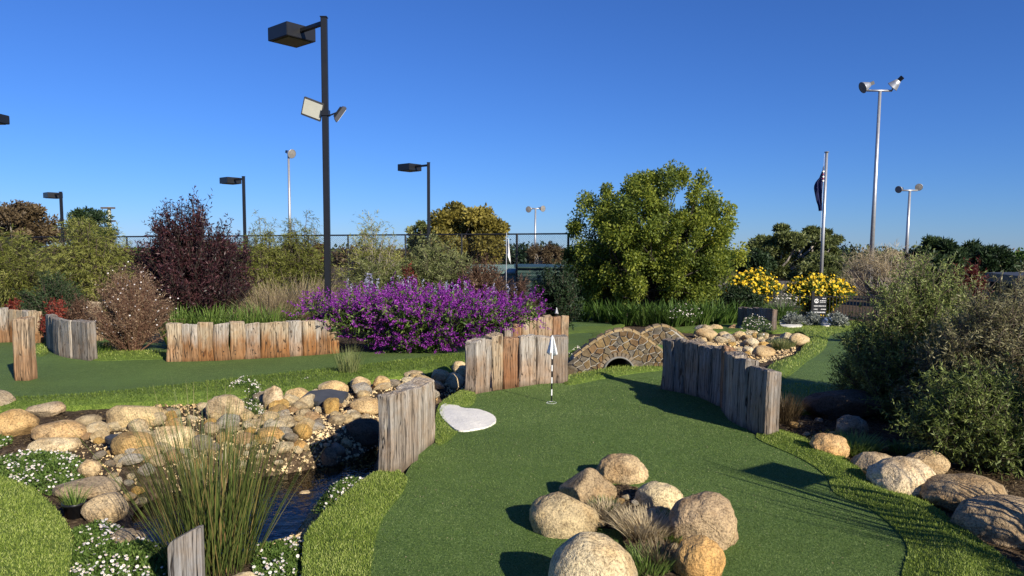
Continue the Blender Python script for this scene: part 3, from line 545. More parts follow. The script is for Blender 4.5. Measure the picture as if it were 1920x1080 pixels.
wall('short sleeper top showing behind the brown centre wall', [(1022, 618), (1042, 618)], [583], [SG], .12, .2, 13, name='sleeper_post', cat='sleeper')
# grey board in the foreground
p = GZ(352, 1130); zt = at(352, 990, p.y).z; wq = 64 * p.y / FPX
poly = [(-wq / 2, -.1), (wq / 2, -.1), (wq / 2, zt - p.z + .01), (wq * .3, zt - p.z), (-wq * .42, zt - p.z - .065), (-wq / 2, zt - p.z - .09)]
bd = MB().prism(poly, -.02, .02, Matrix.Rotation(R(6), 3, 'Z') @ Matrix.Rotation(R(90), 3, 'X')).build('timber_board', WOOD, None, p, bevel=.003); bd.color = (.33, .33, .33, 0)
tag(bd, 'smooth grey board with slanted top in front of the reeds', 'board')

# ------------------------------------------------------------------ vegetation builders
def box_of(x0, y0, x1, y1, Y):
    c = (x0 + x1) / 2; b = at(c, 500, Y); zb = float(zg(b.x, Y)); zt = at(c, y0, Y).z; zl = at(c, y1, Y).z
    return Vector((b.x, Y, min(zb, zl) if y1 else zb)), (x1 - x0) / 2 * Y / FPX, zt - zb
def twig_mesh(A, B, w, rng):
    n = len(A); S = unit(np.cross(B - A, rng.normal(size=(n, 3)))) * np.reshape(w, (-1, 1)) * .5
    S2 = unit(np.cross(B - A, S)) * np.reshape(w, (-1, 1)) * .5
    V = np.stack([A + S, A - S * .5 + S2 * .87, A - S * .5 - S2 * .87, B], 1).reshape(-1, 3)
    F = (np.array([(0, 1, 3), (1, 2, 3), (2, 0, 3)])[None] + 4 * np.arange(n)[:, None, None]).reshape(-1, 3); return V, F
def shrub(name, label, cat, box, Y, nst, ntw, nlf, L, W, mat, stem=BARK, tl=.3, up=.5, droop=0., wild=.7, group=None, seed=1, flat=.35, tmin=.2, tmean=.45, tsd=.2, leafspread=.8, ry=None, low=.0, flower=None, arch=.5, hs=1.06):
    rng = np.random.default_rng(seed); b, rx, h = box_of(*box, Y); h *= hs; ry = ry or rx * .8; root = empty(name, b, label, cat, group)
    az = rng.random(nst) * 2 * math.pi; u = np.sqrt(rng.random(nst)); ez = h * (low + (1 - low) * np.sqrt(np.maximum(0, 1 - u ** 2 * (1 - flat ** 2)))) * rng.uniform(.72, 1.0, nst)
    tl_h = tl * .5; E = np.column_stack([rx * .92 * u * np.cos(az), ry * .92 * u * np.sin(az), np.maximum(ez - tl_h * up, .1 * h)])
    S0 = E * np.array([.12, .12, 0]) ; C = np.column_stack([E[:, :2] * arch * .8, E[:, 2] * .62])
    bz = lambda t, i: ((1 - t) ** 2)[:, None] * S0[i] + (2 * t * (1 - t))[:, None] * C[i] + (t * t)[:, None] * E[i]
    mb = MB(); rs = .010 + .006 * h
    for i in range(min(nst, 60)):
        tt = np.linspace(0, 1, 5); mb.tube(bz(tt, np.full(5, i)).tolist(), [rs, rs * .8, rs * .6, rs * .4, rs * .15], 4, False)
    i = np.repeat(np.arange(nst), ntw); t = rng.uniform(tmin, 1, len(i)) ** .8; p = bz(t, i); tan = unit(2 * (1 - t)[:, None] * (C[i] - S0[i]) + 2 * t[:, None] * (E[i] - C[i]))
    out = unit(p * np.array([1, 1, .3])); d = unit(tan * .7 + rng.normal(size=p.shape) * wild + out * .35 + np.array([0, 0, up])); ln = tl * rng.uniform(.5, 1.1, len(i))
    tv, tf = twig_mesh(p, p + d * ln[:, None] - np.array([0, 0, droop]) * ln[:, None], np.full(len(i), .004 + .002 * h), rng)
    sv = np.array(mb.v); so_ = mb.build('stem', stem, root); me = mesh_np(tv, tf); tw = link('twig', me, stem, root); tag(tw, kind='stuff')
    k = np.repeat(np.arange(len(i)), nlf); s_ = rng.uniform(.08, 1.02, len(k)); q = p[k] + d[k] * (ln[k] * s_)[:, None]; q[:, 2] -= droop * ln[k] * s_ ** 2
    ld = unit(d[k] * .7 + rng.normal(size=q.shape) * leafspread + np.array([0, 0, -droop * .9]))
    ct = np.repeat(rng.normal(0, tsd * .8, nst), ntw)[k]; tint = np.clip(tmean + ct + rng.normal(0, tsd, len(k)), 0, 1)
    leaves('foliage', q, ld, L * rng.uniform(.6, 1.25, len(k)), W * rng.uniform(.7, 1.2, len(k)), mat, tint, root, rng)
    tips = p + d * ln[:, None] - np.array([0, 0, droop]) * ln[:, None]
    return root, tips, d, rng
def tree(name, label, box, Y, K, N, L, W, mat, clump=.2, seed=1, trunk=.5, tr=.1, stems=1, bark=BARK, shell=.55, up=.2, droop=0, tmean=.45, tsd=.16, csd=.16, group=None, cat='tree', flatb=.55, rys=.85, squash=.85, cz=.5, dens=.45, lspr=1.0):
    """trunk(s), limbs to every clump, leaf clumps through an ellipsoid crown; box is the crown"""
    rng = np.random.default_rng(seed); x0, y0, x1, y1 = box; b, rx, h = box_of(x0, y0, x1, 0, Y); zt = at((x0 + x1) / 2, y0, Y).z; zb = at((x0 + x1) / 2, y1, Y).z
    zc = zb + (zt - zb) * cz; root = empty(name, b, label, cat, group); rcl = clump * rx
    D = unit(rng.normal(size=(K * 3, 3))); rr = rng.random(K * 3) ** (1 - shell) if shell < 1 else np.ones(K * 3); Cc = D * rr[:, None]; Cc = Cc[:K]
    hz = np.where(Cc[:, 2] > 0, (zt - zc - rcl * .8), (zc - zb - rcl * .6)); C = np.column_stack([Cc[:, 0] * (rx - rcl * .8), Cc[:, 1] * (rx * rys - rcl * .8), zc - b.z + Cc[:, 2] * hz])
    r = rcl * rng.uniform(.6, 1.3, K)
    mb = MB(); forks = []
    for j in range(stems):
        ang = j * 2 * math.pi / stems + rng.uniform(0, 1); o0 = np.array([math.cos(ang), math.sin(ang), 0]) * (tr * 1.6 if stems > 1 else 0); hh = (zb - b.z) + (zc - zb) * trunk
        top = np.array([o0[0] * 3 + rng.normal(0, .06 * rx), o0[1] * 3 + rng.normal(0, .06 * rx), max(hh, .3)]); mid = (o0 + top) / 2 + rng.normal(0, .04 * rx, 3) * [1, 1, 0]
        mb.tube([o0 + [0, 0, -.1], mid, top, top + (np.array([0, 0, zc - b.z]) - top) * .8], [tr, tr * .85, tr * .65, tr * .3], 7); forks.append(top)
    tk = mb.build('trunk', bark, root, smooth=True); mb = MB()
    for j in range(K):
        f = forks[j % stems] * np.array([1, 1, rng.uniform(.75, 1)]); m = f * .45 + C[j] * .55 + rng.normal(0, .08 * rx, 3); m[2] -= .05 * rx * 0
        mb.tube([f, m, C[j]], [tr * .4, tr * .22, tr * .06], 4, False)
    mb.build('limb', bark, root)
    i = rng.integers(K, size=N); w = unit(rng.normal(size=(N, 3))); P = C[i] + w * (r[i] * rng.random(N) ** dens)[:, None] * np.array([1, 1, squash])
    P[:, 2] -= droop * r[i] * rng.random(N)
    d = unit(rng.normal(size=(N, 3)) * lspr + w * .7 + np.array([0, 0, up - droop * 2])); ct = rng.normal(0, csd, K)
    tint = np.clip(tmean + ct[i] + rng.normal(0, tsd, N), 0, 1)
    leaves('crown', P, d, L * rng.uniform(.6, 1.3, N), W * rng.uniform(.7, 1.2, N), mat, tint, root, rng, nrm=rng.normal(size=(N, 3)) + np.array([0, 0, .8]))
    return root
def blades(rng, n, h, r0, lean, w, curve, hv=.4, seg=4):
    """grass blades, returns V,F,tint"""
    az = rng.random(n) * 2 * math.pi; q = np.sqrt(rng.random(n)); o = np.column_stack([np.cos(az), np.sin(az), np.zeros(n)]); B = o * (q * r0)[:, None]
    hh = h * rng.uniform(1 - hv, 1.0, n); ln = lean * (q * .75 + .25) * rng.uniform(.3, 1.2, n); az2 = az + rng.normal(0, .5, n); o2 = np.column_stack([np.cos(az2), np.sin(az2), np.zeros(n)])
    sd = np.column_stack([-np.sin(az2 + rng.normal(0, .6, n)), np.cos(az2), rng.normal(0, .2, n)]); sd = unit(sd); V = []
    cv = curve * rng.uniform(.4, 1.3, n)
    for k in range(seg + 1):
        t = k / seg; p = B + np.array([0, 0, 1.]) * (hh * (t - cv * .5 * t * t))[:, None] + o2 * (hh * (ln * t + cv * .6 * t * t))[:, None]; ww = w * (1 - t ** 2 * .92) * (.6 + .4 * min(1, t * 3))
        V += [p - sd * ww / 2, p + sd * ww / 2]
    V = np.stack(V, 1).reshape(-1, 3); m = 2 * (seg + 1); f = np.array([(2 * k, 2 * k + 1, 2 * k + 3, 2 * k + 2) for k in range(seg)])
    F = (f[None] + m * np.arange(n)[:, None, None]).reshape(-1, 4); return V, F
def clump(name, label, cat, pos, n, h, r0, lean, w, curve, mat, group=None, seed=1, tmean=.45, tsd=.2, hv=.4, seg=4):
    rng = np.random.default_rng(seed); V, F = blades(rng, n, h, r0, lean, w, curve, hv, seg); t = np.repeat(np.clip(rng.normal(tmean, tsd, n), 0, 1), seg)
    V[:, 2] -= .01; o = link(name, mesh_np(V, F, tint=t), mat, None, pos); return tag(o, label, cat, group)
def discs(name, P, Nn, r, mat, rng, parent, n=6, kind='stuff', loc=None, cup=.15):
    m = len(P); Nn = unit(Nn); U = unit(np.cross(Nn, rng.normal(size=(m, 3)))); W = np.cross(Nn, U); r = np.broadcast_to(r, (m,))[:, None]
    V = np.stack([P + (U * math.cos(k * 2 * math.pi / n) + W * math.sin(k * 2 * math.pi / n)) * r + Nn * r * cup for k in range(n)], 1).reshape(-1, 3)
    o = link(name, mesh_np(V, np.arange(m * n).reshape(m, n), tint=np.clip(rng.normal(.55, .25, m), 0, 1)), mat, parent, loc); return tag(o, kind=kind)
def daisies(label, px, n, nf, hgt, seed, group='white daisy mats', L=.03, fr=.0082, name='daisy_mat'):
    rng = np.random.default_rng(seed); P = G2(px); mn, mx_ = P.min(0), P.max(0); q = mn + rng.random((n * 3, 2)) * (mx_ - mn); s_ = sdf(P, q[:, 0], q[:, 1]); k = s_ < 0; q = q[k][:n]; s_ = s_[k][:n]
    c = P.mean(0); z0 = float(zg(*c)); root = empty(name, (c[0], c[1], z0), label, 'daisies', group); zz = zg(q[:, 0], q[:, 1]); zz = np.maximum(zz, WZ + .03)
    lum = np.array([noise.noise(Vector((x * 6, y * 6, seed))) for x, y in q]) * .35 + .75
    H = hgt * sstep(-.03, .22, -s_) * lum; p = np.column_stack([q - c, zz - z0 + H * rng.random(len(q)) ** .5 + .004]); d = rng.normal(0, .7, (len(q), 3)); d[:, 2] = np.abs(d[:, 2]) * .6 + .3; d = unit(d)
    leaves('foliage', p, d, L * rng.uniform(.6, 1.3, len(q)), L * .3, L_GRN, np.clip(rng.normal(.52, .22, len(q)), 0, 1), root, rng)
    pick = np.array([noise.noise(Vector((x * 4, y * 4, seed + 9))) for x, y in q]) + rng.normal(0, .3, len(q)) > .05; idx = np.where(pick)[0][:nf]
    fp = np.column_stack([q[idx] - c, zz[idx] - z0 + H[idx] + rng.uniform(.01, .035, len(idx))]); nn = rng.normal(0, .35, (len(idx), 3)) + np.array([.15, -.3, 1]); nn = unit(nn)
    discs('flower', fp, nn, fr * rng.uniform(.7, 1.2, len(idx)), F_WHT, rng, root, 8); discs('flower_eye', fp + nn * fr * .35, nn, fr * .33, F_EYE, rng, root, 5)
    return root

# ------------------------------------------------------------------ near planting
daisies('white daisy mat at the left edge above the near turf', [(-20, 855), (60, 838), (130, 842), (165, 862), (150, 895), (110, 920), (60, 915), (-20, 888)], 7000, 260, .07, 1)
daisies('white daisy mat at the frame bottom between turf and grey board', [(135, 985), (190, 965), (270, 985), (330, 1010), (330, 1100), (120, 1100), (140, 1030)], 8000, 300, .06, 2)
daisies('white daisy mat on the near bank beside the sleeper pair', [(590, 905), (630, 870), (690, 872), (692, 890), (650, 930), (610, 950), (590, 935)], 4500, 130, .07, 3)
daisies('white daisy patch at the frame bottom right of the reeds', [(480, 1010), (560, 1000), (585, 1020), (600, 1100), (470, 1100)], 4500, 130, .05, 4)
daisies('white daisy bush draping between the pale boulders below left turf', [(408, 735), (440, 718), (500, 718), (505, 745), (495, 780), (460, 780), (455, 745)], 6500, 330, .2, 5)
daisies('small white daisy patch left of the thin grass tuft', [(540, 722), (560, 706), (605, 700), (612, 712), (580, 728)], 3500, 160, .13, 6)
daisies('white flowering clump right of the centre sleeper wall', [(1066, 690), (1068, 655), (1085, 645), (1100, 660), (1098, 680)], 2500, 100, .12, 7, fr=.014)
daisies('white flowering clump in front of the dark far sleeper wall', [(1385, 632), (1395, 618), (1440, 618), (1452, 630), (1430, 640)], 2500, 90, .16, 8, fr=.018)
daisies('pale flowering groundcover behind the rear bridge wall', [(1250, 618), (1255, 602), (1300, 600), (1320, 612), (1300, 622)], 2500, 120, .12, 9, fr=.02)
daisies('small daisy sprig at the left frame edge by the orange boulder', [(-20, 825), (-10, 790), (15, 790), (24, 820), (0, 835)], 1500, 40, .09, 10)
daisies('white flowering groundcover behind the dark far sleeper wall', [(1448, 604), (1450, 590), (1490, 592), (1500, 602), (1480, 608)], 2000, 120, .18, 11, fr=.025)
# reeds
g = GZ(402, 1062); rng = np.random.default_rng(5)
root = empty('reed_clump', g, 'tall green and brown reed clump in front of the pond', 'reeds')
V, F = blades(rng, 620, .98, .21, .47, .0064, .08, .5, 5); link('reed_blade', mesh_np(V, F, tint=np.repeat(np.clip(rng.normal(.42, .25, 620), 0, 1), 5)), L_REED, root); tag(root.children[0], kind='stuff')
V, F = blades(rng, 80, 1.12, .15, .42, .0038, .06, .3, 5); o = link('seed_stem', mesh_np(V, F, tint=np.repeat(np.clip(rng.normal(.75, .2, 80), 0, 1), 5)), L_REED, root); tag(o, kind='stuff')
# potted grass
g = GZ(140, 972); m = MB().lathe([(.001, 0), (.05, 0), (.066, .085), (.07, .085), (.07, .1), (.062, .1), (.058, .06), (.001, .06)], n=20)
m.build('plant_pot', BLACKM, None, g, True); tag(bpy.data.objects['plant_pot'], 'small black plastic pot on the left pond bank', 'pot')
clump('grass_tuft', 'yellow-green grass growing in the small black pot', 'grass tuft', g + Vector((0, 0, .06)), 90, .2, .045, .5, .006, .35, L_GRN, seed=31, tmean=.85)
clump('grass_tuft', 'thin upright brown-green grass tuft in front of the salvia', 'grass tuft', GZ(655, 712), 260, .52, .1, .3, .006, .15, L_OLIV, seed=32, tmean=.7)
clump('grass_tuft', 'straw coloured spiky tuft in the middle of the boulder ring', 'grass tuft', G(1208, 1000, .02), 1300, .15, .13, .8, .006, .45, L_DRY, seed=33, tmean=1.0)
clump('grass_tuft', 'small green tuft at the front of the boulder ring', 'grass tuft', G(1212, 1066, .02), 420, .12, .11, .7, .006, .3, L_GRN, seed=34, tmean=.8)
clump('grass_tuft', 'brownish tuft between the green tuft and the ochre boulder', 'grass tuft', G(1236, 1058, .02), 240, .16, .06, .6, .005, .3, L_DRY, seed=35, tmean=.3)
clump('grass_tuft', 'low green tuft against the round tan boulder', 'grass tuft', G(1135, 955, .02), 240, .09, .08, .6, .005, .3, L_GRN, seed=36, tmean=.5)
clump('grass_tuft', 'straw tuft between the rough brown and round tan boulders', 'grass tuft', G(1140, 968, .02), 500, .12, .1, .7, .006, .4, L_DRY, seed=43, tmean=.8)
clump('grass_tuft', 'green weedy tuft beside the largest ring boulder', 'grass tuft', G(1262, 1010, .02), 200, .08, .07, .7, .006, .4, L_GRN, seed=44, tmean=.7)
clump('grass_tuft', 'low green tuft below the smooth pale boulder', 'grass tuft', G(1245, 975, .02), 150, .08, .06, .6, .005, .3, L_GRN, seed=37, tmean=.6)
clump('grass_tuft', 'dark brown grass clump at the end of the shaded sleeper wall', 'grass tuft', GZ(1470, 792), 500, .36, .12, .4, .006, .3, L_BRN, seed=38, tmean=.25)
clump('grass_tuft', 'feathery pale green grass beside the bridge culvert', 'grass tuft', GZ(1205, 694), 900, .24, .3, .5, .006, .35, L_GOLD, seed=39, tmean=.75)
clump('grass_tuft', 'brown-green tuft on the turf side of the dry creek', 'grass tuft', GZ(1468, 656), 500, .3, .2, .5, .008, .3, L_OLIV, seed=40, tmean=.6)
clump('weed_patch', 'bright green weeds behind the turf ridge on the right', 'weeds', GZ(1600, 850), 520, .2, .17, .8, .014, .5, L_GRN, seed=41, tmean=.95)
clump('weed_patch', 'small bright green weeds beside the right boulders', 'weeds', GZ(1690, 848), 260, .1, .15, .8, .012, .5, L_GRN, seed=42, tmean=.7)
# big shrub at the right
shrub('olive_shrub', 'large olive green narrow-leaved shrub at the right', 'shrub', (1572, 466, 1905, 850), 7.6, 200, 36, 13, .052, .0105, L_SHRB, tl=.28, up=.6, wild=.75, seed=51, flat=.3, tmin=.1, tmean=.66, arch=.8, ry=.72, hs=1.22)
shrub('olive_shrub', 'brownish dry-tipped shrub cut by the right frame edge', 'shrub', (1715, 530, 2100, 860), 6.4, 165, 32, 13, .05, .009, L_TIP, tl=.26, up=.4, wild=.9, seed=52, flat=.3, tmin=.12, tmean=.62, arch=.75, ry=.7, hs=1.15)
shrub('olive_shrub', 'low sprawling olive shrub behind the right boulders', 'shrub', (1700, 690, 2010, 870), 5.75, 80, 26, 13, .05, .010, L_SHRB, tl=.24, up=.3, wild=.9, seed=57, flat=.4, tmin=.05, tmean=.5, arch=.9, ry=.42)
# shrubs just outside the frame on the right that shade the bed
def offshrub(x, y, r, h, label, seed, nst=60):
    px = 960 + FPX * x / y; zt = h; py = 465 + (EYE - zt) * FPX / y
    shrub('olive_shrub', label, 'shrub', (px - r * FPX / y, py, px + r * FPX / y, 0), y, nst, 22, 12, .055, .011, L_OLIV, tl=.25, seed=seed, tmin=.1, arch=.8)
offshrub(5.6, 5.4, .95, 1.2, 'tall olive shrub beyond the right frame edge', 53, 80)
offshrub(4.55, 5.15, .45, 1.3, 'upright olive shrub just outside the right frame edge', 58, 60)
offshrub(3.45, 2.7, .42, .75, 'low olive shrub beyond the lower right frame corner', 54, 40)
clump('flax_plant', 'tall arching flax beyond the lower right frame corner', 'plant', (3.4, 3.2, 0), 60, 1.6, .14, .38, .03, .2, L_GRN, seed=56)
clump('strap_leaf_plant', 'tall strap leaved plant beyond the right frame edge', 'plant', (3.75, 3.55, 0), 60, 1.25, .12, .35, .02, .3, L_GRN, seed=55)

# ------------------------------------------------------------------ left and centre planting
r_, tips, d_, rng = shrub('salvia_bush', 'wide salvia bush covered in purple flower spikes', 'flowering bush', (528, 552, 1030, 0), 11.9, 230, 20, 8, .1, .026, L_GRN, tl=.26, up=.55, wild=.75, seed=61, flat=.78, tmin=.04, tmean=.55, ry=.75)
k = rng.random(len(tips)) < .8; T = tips[k]; Dd = unit(d_[k] + np.array([0, -.15, .25]) + rng.normal(0, .35, (k.sum(), 3))); n = len(T); q = 22; i = np.repeat(np.arange(n), q); s_ = np.tile(np.linspace(0, 1, q), n)
P = T[i] + Dd[i] * (s_ * .2)[:, None] + rng.normal(0, .01, (n * q, 3)); leaves('flower_spike', P, unit(rng.normal(size=P.shape) + Dd[i] * .4), .034 * (1.15 - s_ * .6), .022, F_PURP, np.clip(rng.normal(.5, .25, n * q), 0, 1), r_, rng, kind='stuff')
def spikes(label, px, Y, n, h, seed, pos):
    rng = np.random.default_rng(seed); b = at(px, 540, Y); z = float(base(0, Y)); o0 = empty('lavender_plant', (b.x, Y, z), label, 'plant', 'pale lavender spikes behind the salvia')
    V, F = blades(rng, 140, h * .85, .3, .3, .012, .2); link('foliage', mesh_np(V, F, tint=np.repeat(np.clip(rng.normal(.5, .2, 140), 0, 1), 4)), L_SILV, o0)
    B = np.column_stack([rng.uniform(-.5, .5, n) * pos, rng.uniform(-.25, .25, n), h * rng.uniform(.72, 1.0, n)]); i = np.repeat(np.arange(n), 24); t = np.tile(np.linspace(0, 1, 24), n)
    P = B[i] + np.column_stack([t * 0, t * 0, t * .28]) + rng.normal(0, .012, (n * 24, 3)); leaves('flower_spike', P, unit(rng.normal(size=P.shape) + [0, 0, .5]), .04, .025, F_LAV, np.clip(rng.normal(.5, .25, len(P)), 0, 1), o0, rng, kind='stuff')
    V, F = twig_mesh(B * [1, 1, 0], B + [0, 0, .25], np.full(n, .012), rng); tag(link('stem', mesh_np(V, F), BARK, o0), kind='stuff')
spikes('pale lavender spikes rising behind the salvia right of the lamp post', 715, 13.4, 22, 1.12, 62, 1.2)
spikes('pale lavender spikes behind the middle of the salvia', 815, 13.6, 14, 1.0, 63, 1.2)
spikes('pale lavender spikes behind the right end of the salvia', 900, 13.5, 16, .95, 64, 1.4)
shrub('hop_bush', 'tall dark plum-purple leaved bush', 'bush', (238, 378, 482, 0), 13.2, 150, 26, 12, .075, .02, L_PURP, BARKD, tl=.42, up=.9, wild=.5, seed=65, flat=.45, tmin=.15, tmean=.45, tsd=.22, ry=.95)
r_, tips, d_, rng = shrub('gaura_bush', 'pinkish brown twiggy bush dotted with small white flowers', 'flowering bush', (160, 505, 322, 0), 11.4, 140, 24, 8, .045, .009, L_PINK, TWIG, tl=.34, up=.6, wild=.5, seed=66, flat=.4, tmin=.1, tmean=.68, ry=.6)
k = rng.choice(len(tips), 260, replace=False); discs('flower', tips[k], rng.normal(0, .6, (260, 3)) + [.2, -.8, .5], .011 * rng.uniform(.6, 1.2, 260), F_WHT, rng, r_, 6)
clump('grass_tuft', 'green strap leaves at the foot of the pink flowering bush', 'grass tuft', GZ(185, 668), 120, .28, .15, .5, .02, .3, L_GRN, seed=67)
ORD = ['first', 'second', 'third', 'fourth', 'fifth', 'sixth', 'seventh', 'eighth', 'ninth', 'tenth', 'eleventh', 'twelfth', 'thirteenth', 'fourteenth', 'fifteenth', 'sixteenth', 'seventeenth']
for i, (px, py) in enumerate([(335, 612), (372, 612), (398, 613), (425, 613), (465, 612), (492, 611), (512, 609)]):
    g = at(px, 640, 12.2); clump('daylily_clump', ORD[i] + ' bright green strappy clump from the left behind the long sleeper wall', 'strappy plant', (g.x, 12.2 + .15 * (i % 2), float(base(0, 12.2))), 130, .95, .16, .4, .03, .35, L_GRN, 'strappy clumps behind the long sleeper wall', 70 + i, tmean=.65)
for i, (px, Y, h, l) in enumerate([(505, 13.6, .95, 'leftmost straw coloured grass clump beside the plum bush'), (560, 14.2, 1.0, 'straw coloured grass clump left of the main lamp post'), (598, 13.8, .9, 'straw coloured grass clump at the foot of the lamp post'), (535, 13.0, .7, 'low straw grass clump in front of the other two')]):
    g = at(px, 600, Y); clump('dry_grass_clump', l, 'grass clump', (g.x, Y, float(base(0, Y))), 1000, h * 1.7, .3, .5, .014, .5, L_DRY, 'straw grass clumps', 80 + i, tmean=.6, hv=.65)
shrub('round_bush', 'dense dark blue-green rounded bush on the left', 'bush', (30, 515, 160, 0), 14.5, 90, 24, 12, .05, .014, L_DARK, tl=.22, seed=90, flat=.5, tmean=.65, ry=.6)
shrub('red_bush', 'low red leaved bush left of the pink flowering bush', 'bush', (72, 560, 132, 0), 13.4, 40, 16, 10, .05, .02, L_RED, tl=.16, seed=91, flat=.5, ry=.3)
shrub('red_bush', 'red leaved bush glimpsed between the left sleepers', 'bush', (8, 555, 40, 0), 14, 24, 14, 10, .05, .02, L_RED, tl=.16, seed=92, flat=.5, ry=.2)
shrub('low_bush', 'low brownish plum bush beside the red bush', 'bush', (120, 555, 172, 0), 13.2, 40, 14, 10, .04, .012, L_PINK, TWIG, tl=.2, seed=93, flat=.5, tmean=.2, ry=.3)
gw = 'weeping olive shrubs along the fence'
W_ = dict(stem=BARK, tl=.5, up=.1, droop=.75, wild=.55, flat=.5, group=gw, leafspread=.35, arch=.35, hs=1.24)
shrub('weeping_shrub', 'weeping olive shrub at the left frame edge', 'shrub', (-60, 462, 110, 0), 16.5, 80, 24, 12, .11, .014, L_WEEP, seed=94, tmean=.35, **W_)
shrub('weeping_shrub', 'weeping bright olive shrub left of the plum bush', 'shrub', (88, 436, 262, 0), 15.8, 100, 26, 12, .11, .014, L_WEEP, seed=95, tmean=.6, **W_)
shrub('weeping_shrub', 'weeping olive shrub right behind the plum bush', 'shrub', (448, 442, 540, 0), 17.5, 70, 24, 12, .11, .014, L_WEEP, seed=96, tmean=.45, **W_)
shrub('weeping_shrub', 'rounded weeping olive shrub left of the main lamp post', 'shrub', (512, 432, 612, 0), 17.8, 80, 24, 12, .11, .014, L_WEEP, seed=97, tmean=.4, **W_)
shrub('feathery_shrub', 'tall airy pale green shrub right of the main lamp post', 'shrub', (628, 418, 770, 0), 16.5, 70, 20, 12, .1, .014, L_WEEP, BARKP, tl=.5, up=.25, droop=.35, seed=98, flat=.5, tmean=.75, leafspread=.4, arch=.4)
shrub('feathery_shrub', 'low wide olive shrub below the airy pale one', 'shrub', (640, 485, 780, 0), 15.8, 60, 22, 12, .09, .014, L_OLIV, tl=.35, up=.2, droop=.3, seed=99, flat=.5, tmean=.55)
shrub('feathery_shrub', 'dense olive shrub in front of the golden tree', 'shrub', (735, 442, 900, 0), 16.4, 100, 26, 12, .09, .015, L_OLIV, tl=.4, up=.15, droop=.35, seed=100, flat=.5, tmean=.62)
shrub('red_bush', 'small red-brown bush behind the salvia centre', 'bush', (735, 500, 800, 0), 15.0, 40, 16, 10, .07, .018, L_RED, TWIG, tl=.25, seed=101, tmean=.2)
shrub('red_bush', 'wide red-brown bush right of the dense olive shrub', 'bush', (850, 488, 960, 0), 15.6, 70, 22, 10, .08, .016, L_PINK, TWIG, tl=.4, up=.3, seed=102, tmean=.18)
shrub('low_bush', 'dark brown grassy bush at the right end of the salvia', 'bush', (930, 530, 1012, 0), 14.6, 50, 18, 10, .08, .012, L_PINK, TWIG, tl=.35, seed=103, tmean=.1)
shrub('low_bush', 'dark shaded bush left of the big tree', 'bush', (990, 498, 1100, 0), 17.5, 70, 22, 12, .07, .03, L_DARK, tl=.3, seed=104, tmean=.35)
# main tree
tree('broadleaf_tree', 'large yellow-green multi-trunk tree behind the bridge', (1045, 296, 1396, 600), 26.0, 300, 115000, .11, .062, L_MAIN, .105, 116, .35, .12, 5, BARKD, .55, .1, 0, .46, .17, .17, cz=.42, squash=1.25, dens=.6)
# agapanthus row
for i, (px, Y) in enumerate(sorted([(1052, 24.6), (1092, 25.0), (1125, 24.2), (1152, 23.6), (1178, 22.8), (1205, 22.6), (1235, 22.4), (1262, 22.2), (1290, 22.4), (1316, 22.6), (1340, 23.0), (1362, 23.6), (1216, 23.8), (1276, 23.6), (1322, 24.0), (1140, 25.0), (1386, 24.4)])):
    g = at(px, 600, Y); clump('agapanthus_clump', ORD[i] + ' dark green strappy clump from the left under the big tree', 'strappy plant', (g.x, Y, float(base(0, Y))), 70, 1.05, .2, .55, .05, .5, L_GRN, 'strappy clumps under the big tree', 120 + i, tmean=.25 + .2 * (i % 3 == 0))
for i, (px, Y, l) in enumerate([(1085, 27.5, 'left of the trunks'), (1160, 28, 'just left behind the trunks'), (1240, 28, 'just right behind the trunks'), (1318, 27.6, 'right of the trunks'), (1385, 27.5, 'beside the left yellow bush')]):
    shrub('low_bush', 'dark shaded undergrowth bush under the big tree ' + l, 'bush', (px - 48, 540, px + 48, 0), Y, 60, 20, 10, .12, .05, L_DARK, tl=.4, seed=160 + i, flat=.6, tmean=.5, ry=.7, group='undergrowth below the big tree')  # added to cover bare ground; dark leaves stand for the shade there
# yellow bushes
for i, (b, Y, l) in enumerate([((1358, 512, 1464, 0), 29.4, 'round yellow flowering bush left of the flag pole'), ((1468, 522, 1606, 0), 29.9, 'wide yellow flowering bush behind the black sign')]):
    r_, tips, d_, rng = shrub('daisy_bush', l, 'flowering bush', b, Y, 170, 20, 9, .12, .045, L_GRN, tl=.28, up=.4, seed=140 + i, flat=.66, tmean=.5, tmin=.05, group='yellow daisy bushes')
    ex = np.abs(tips).max(0); k = np.argsort(-(((tips / ex) ** 2).sum(1) - .35 * tips[:, 1] / ex[1] + rng.normal(0, .2, len(tips))))[:2100]; T = tips[k] * [1.02, 1.02, 1.02] + [0, 0, .03]; discs('flower', T, rng.normal(0, .6, (2100, 3)) + [.35, -.8, .6], .052 * rng.uniform(.5, 1.3, 2100), F_YEL, rng, r_, 7)
for px, Y, l in [(1492, 22, 'silver grey mound left of the black sign post'), (1530, 22, 'silver grey mound under the black sign'), (1575, 21.5, 'silver grey mound partly hidden by the big shrub')]:
    shrub('silver_bush', l, 'bush', (px - 20, 588, px + 20, 0), Y, 30, 14, 10, .07, .03, L_SILV, tl=.14, seed=px, flat=.5, ry=.3, group='silver mounds')
clump('grass_tuft', 'green leafy tuft between the far sleeper wall and silver mounds', 'grass tuft', at(1468, 600, 24), 200, .8, .4, .6, .04, .5, L_GRN, seed=150, tmean=.4)

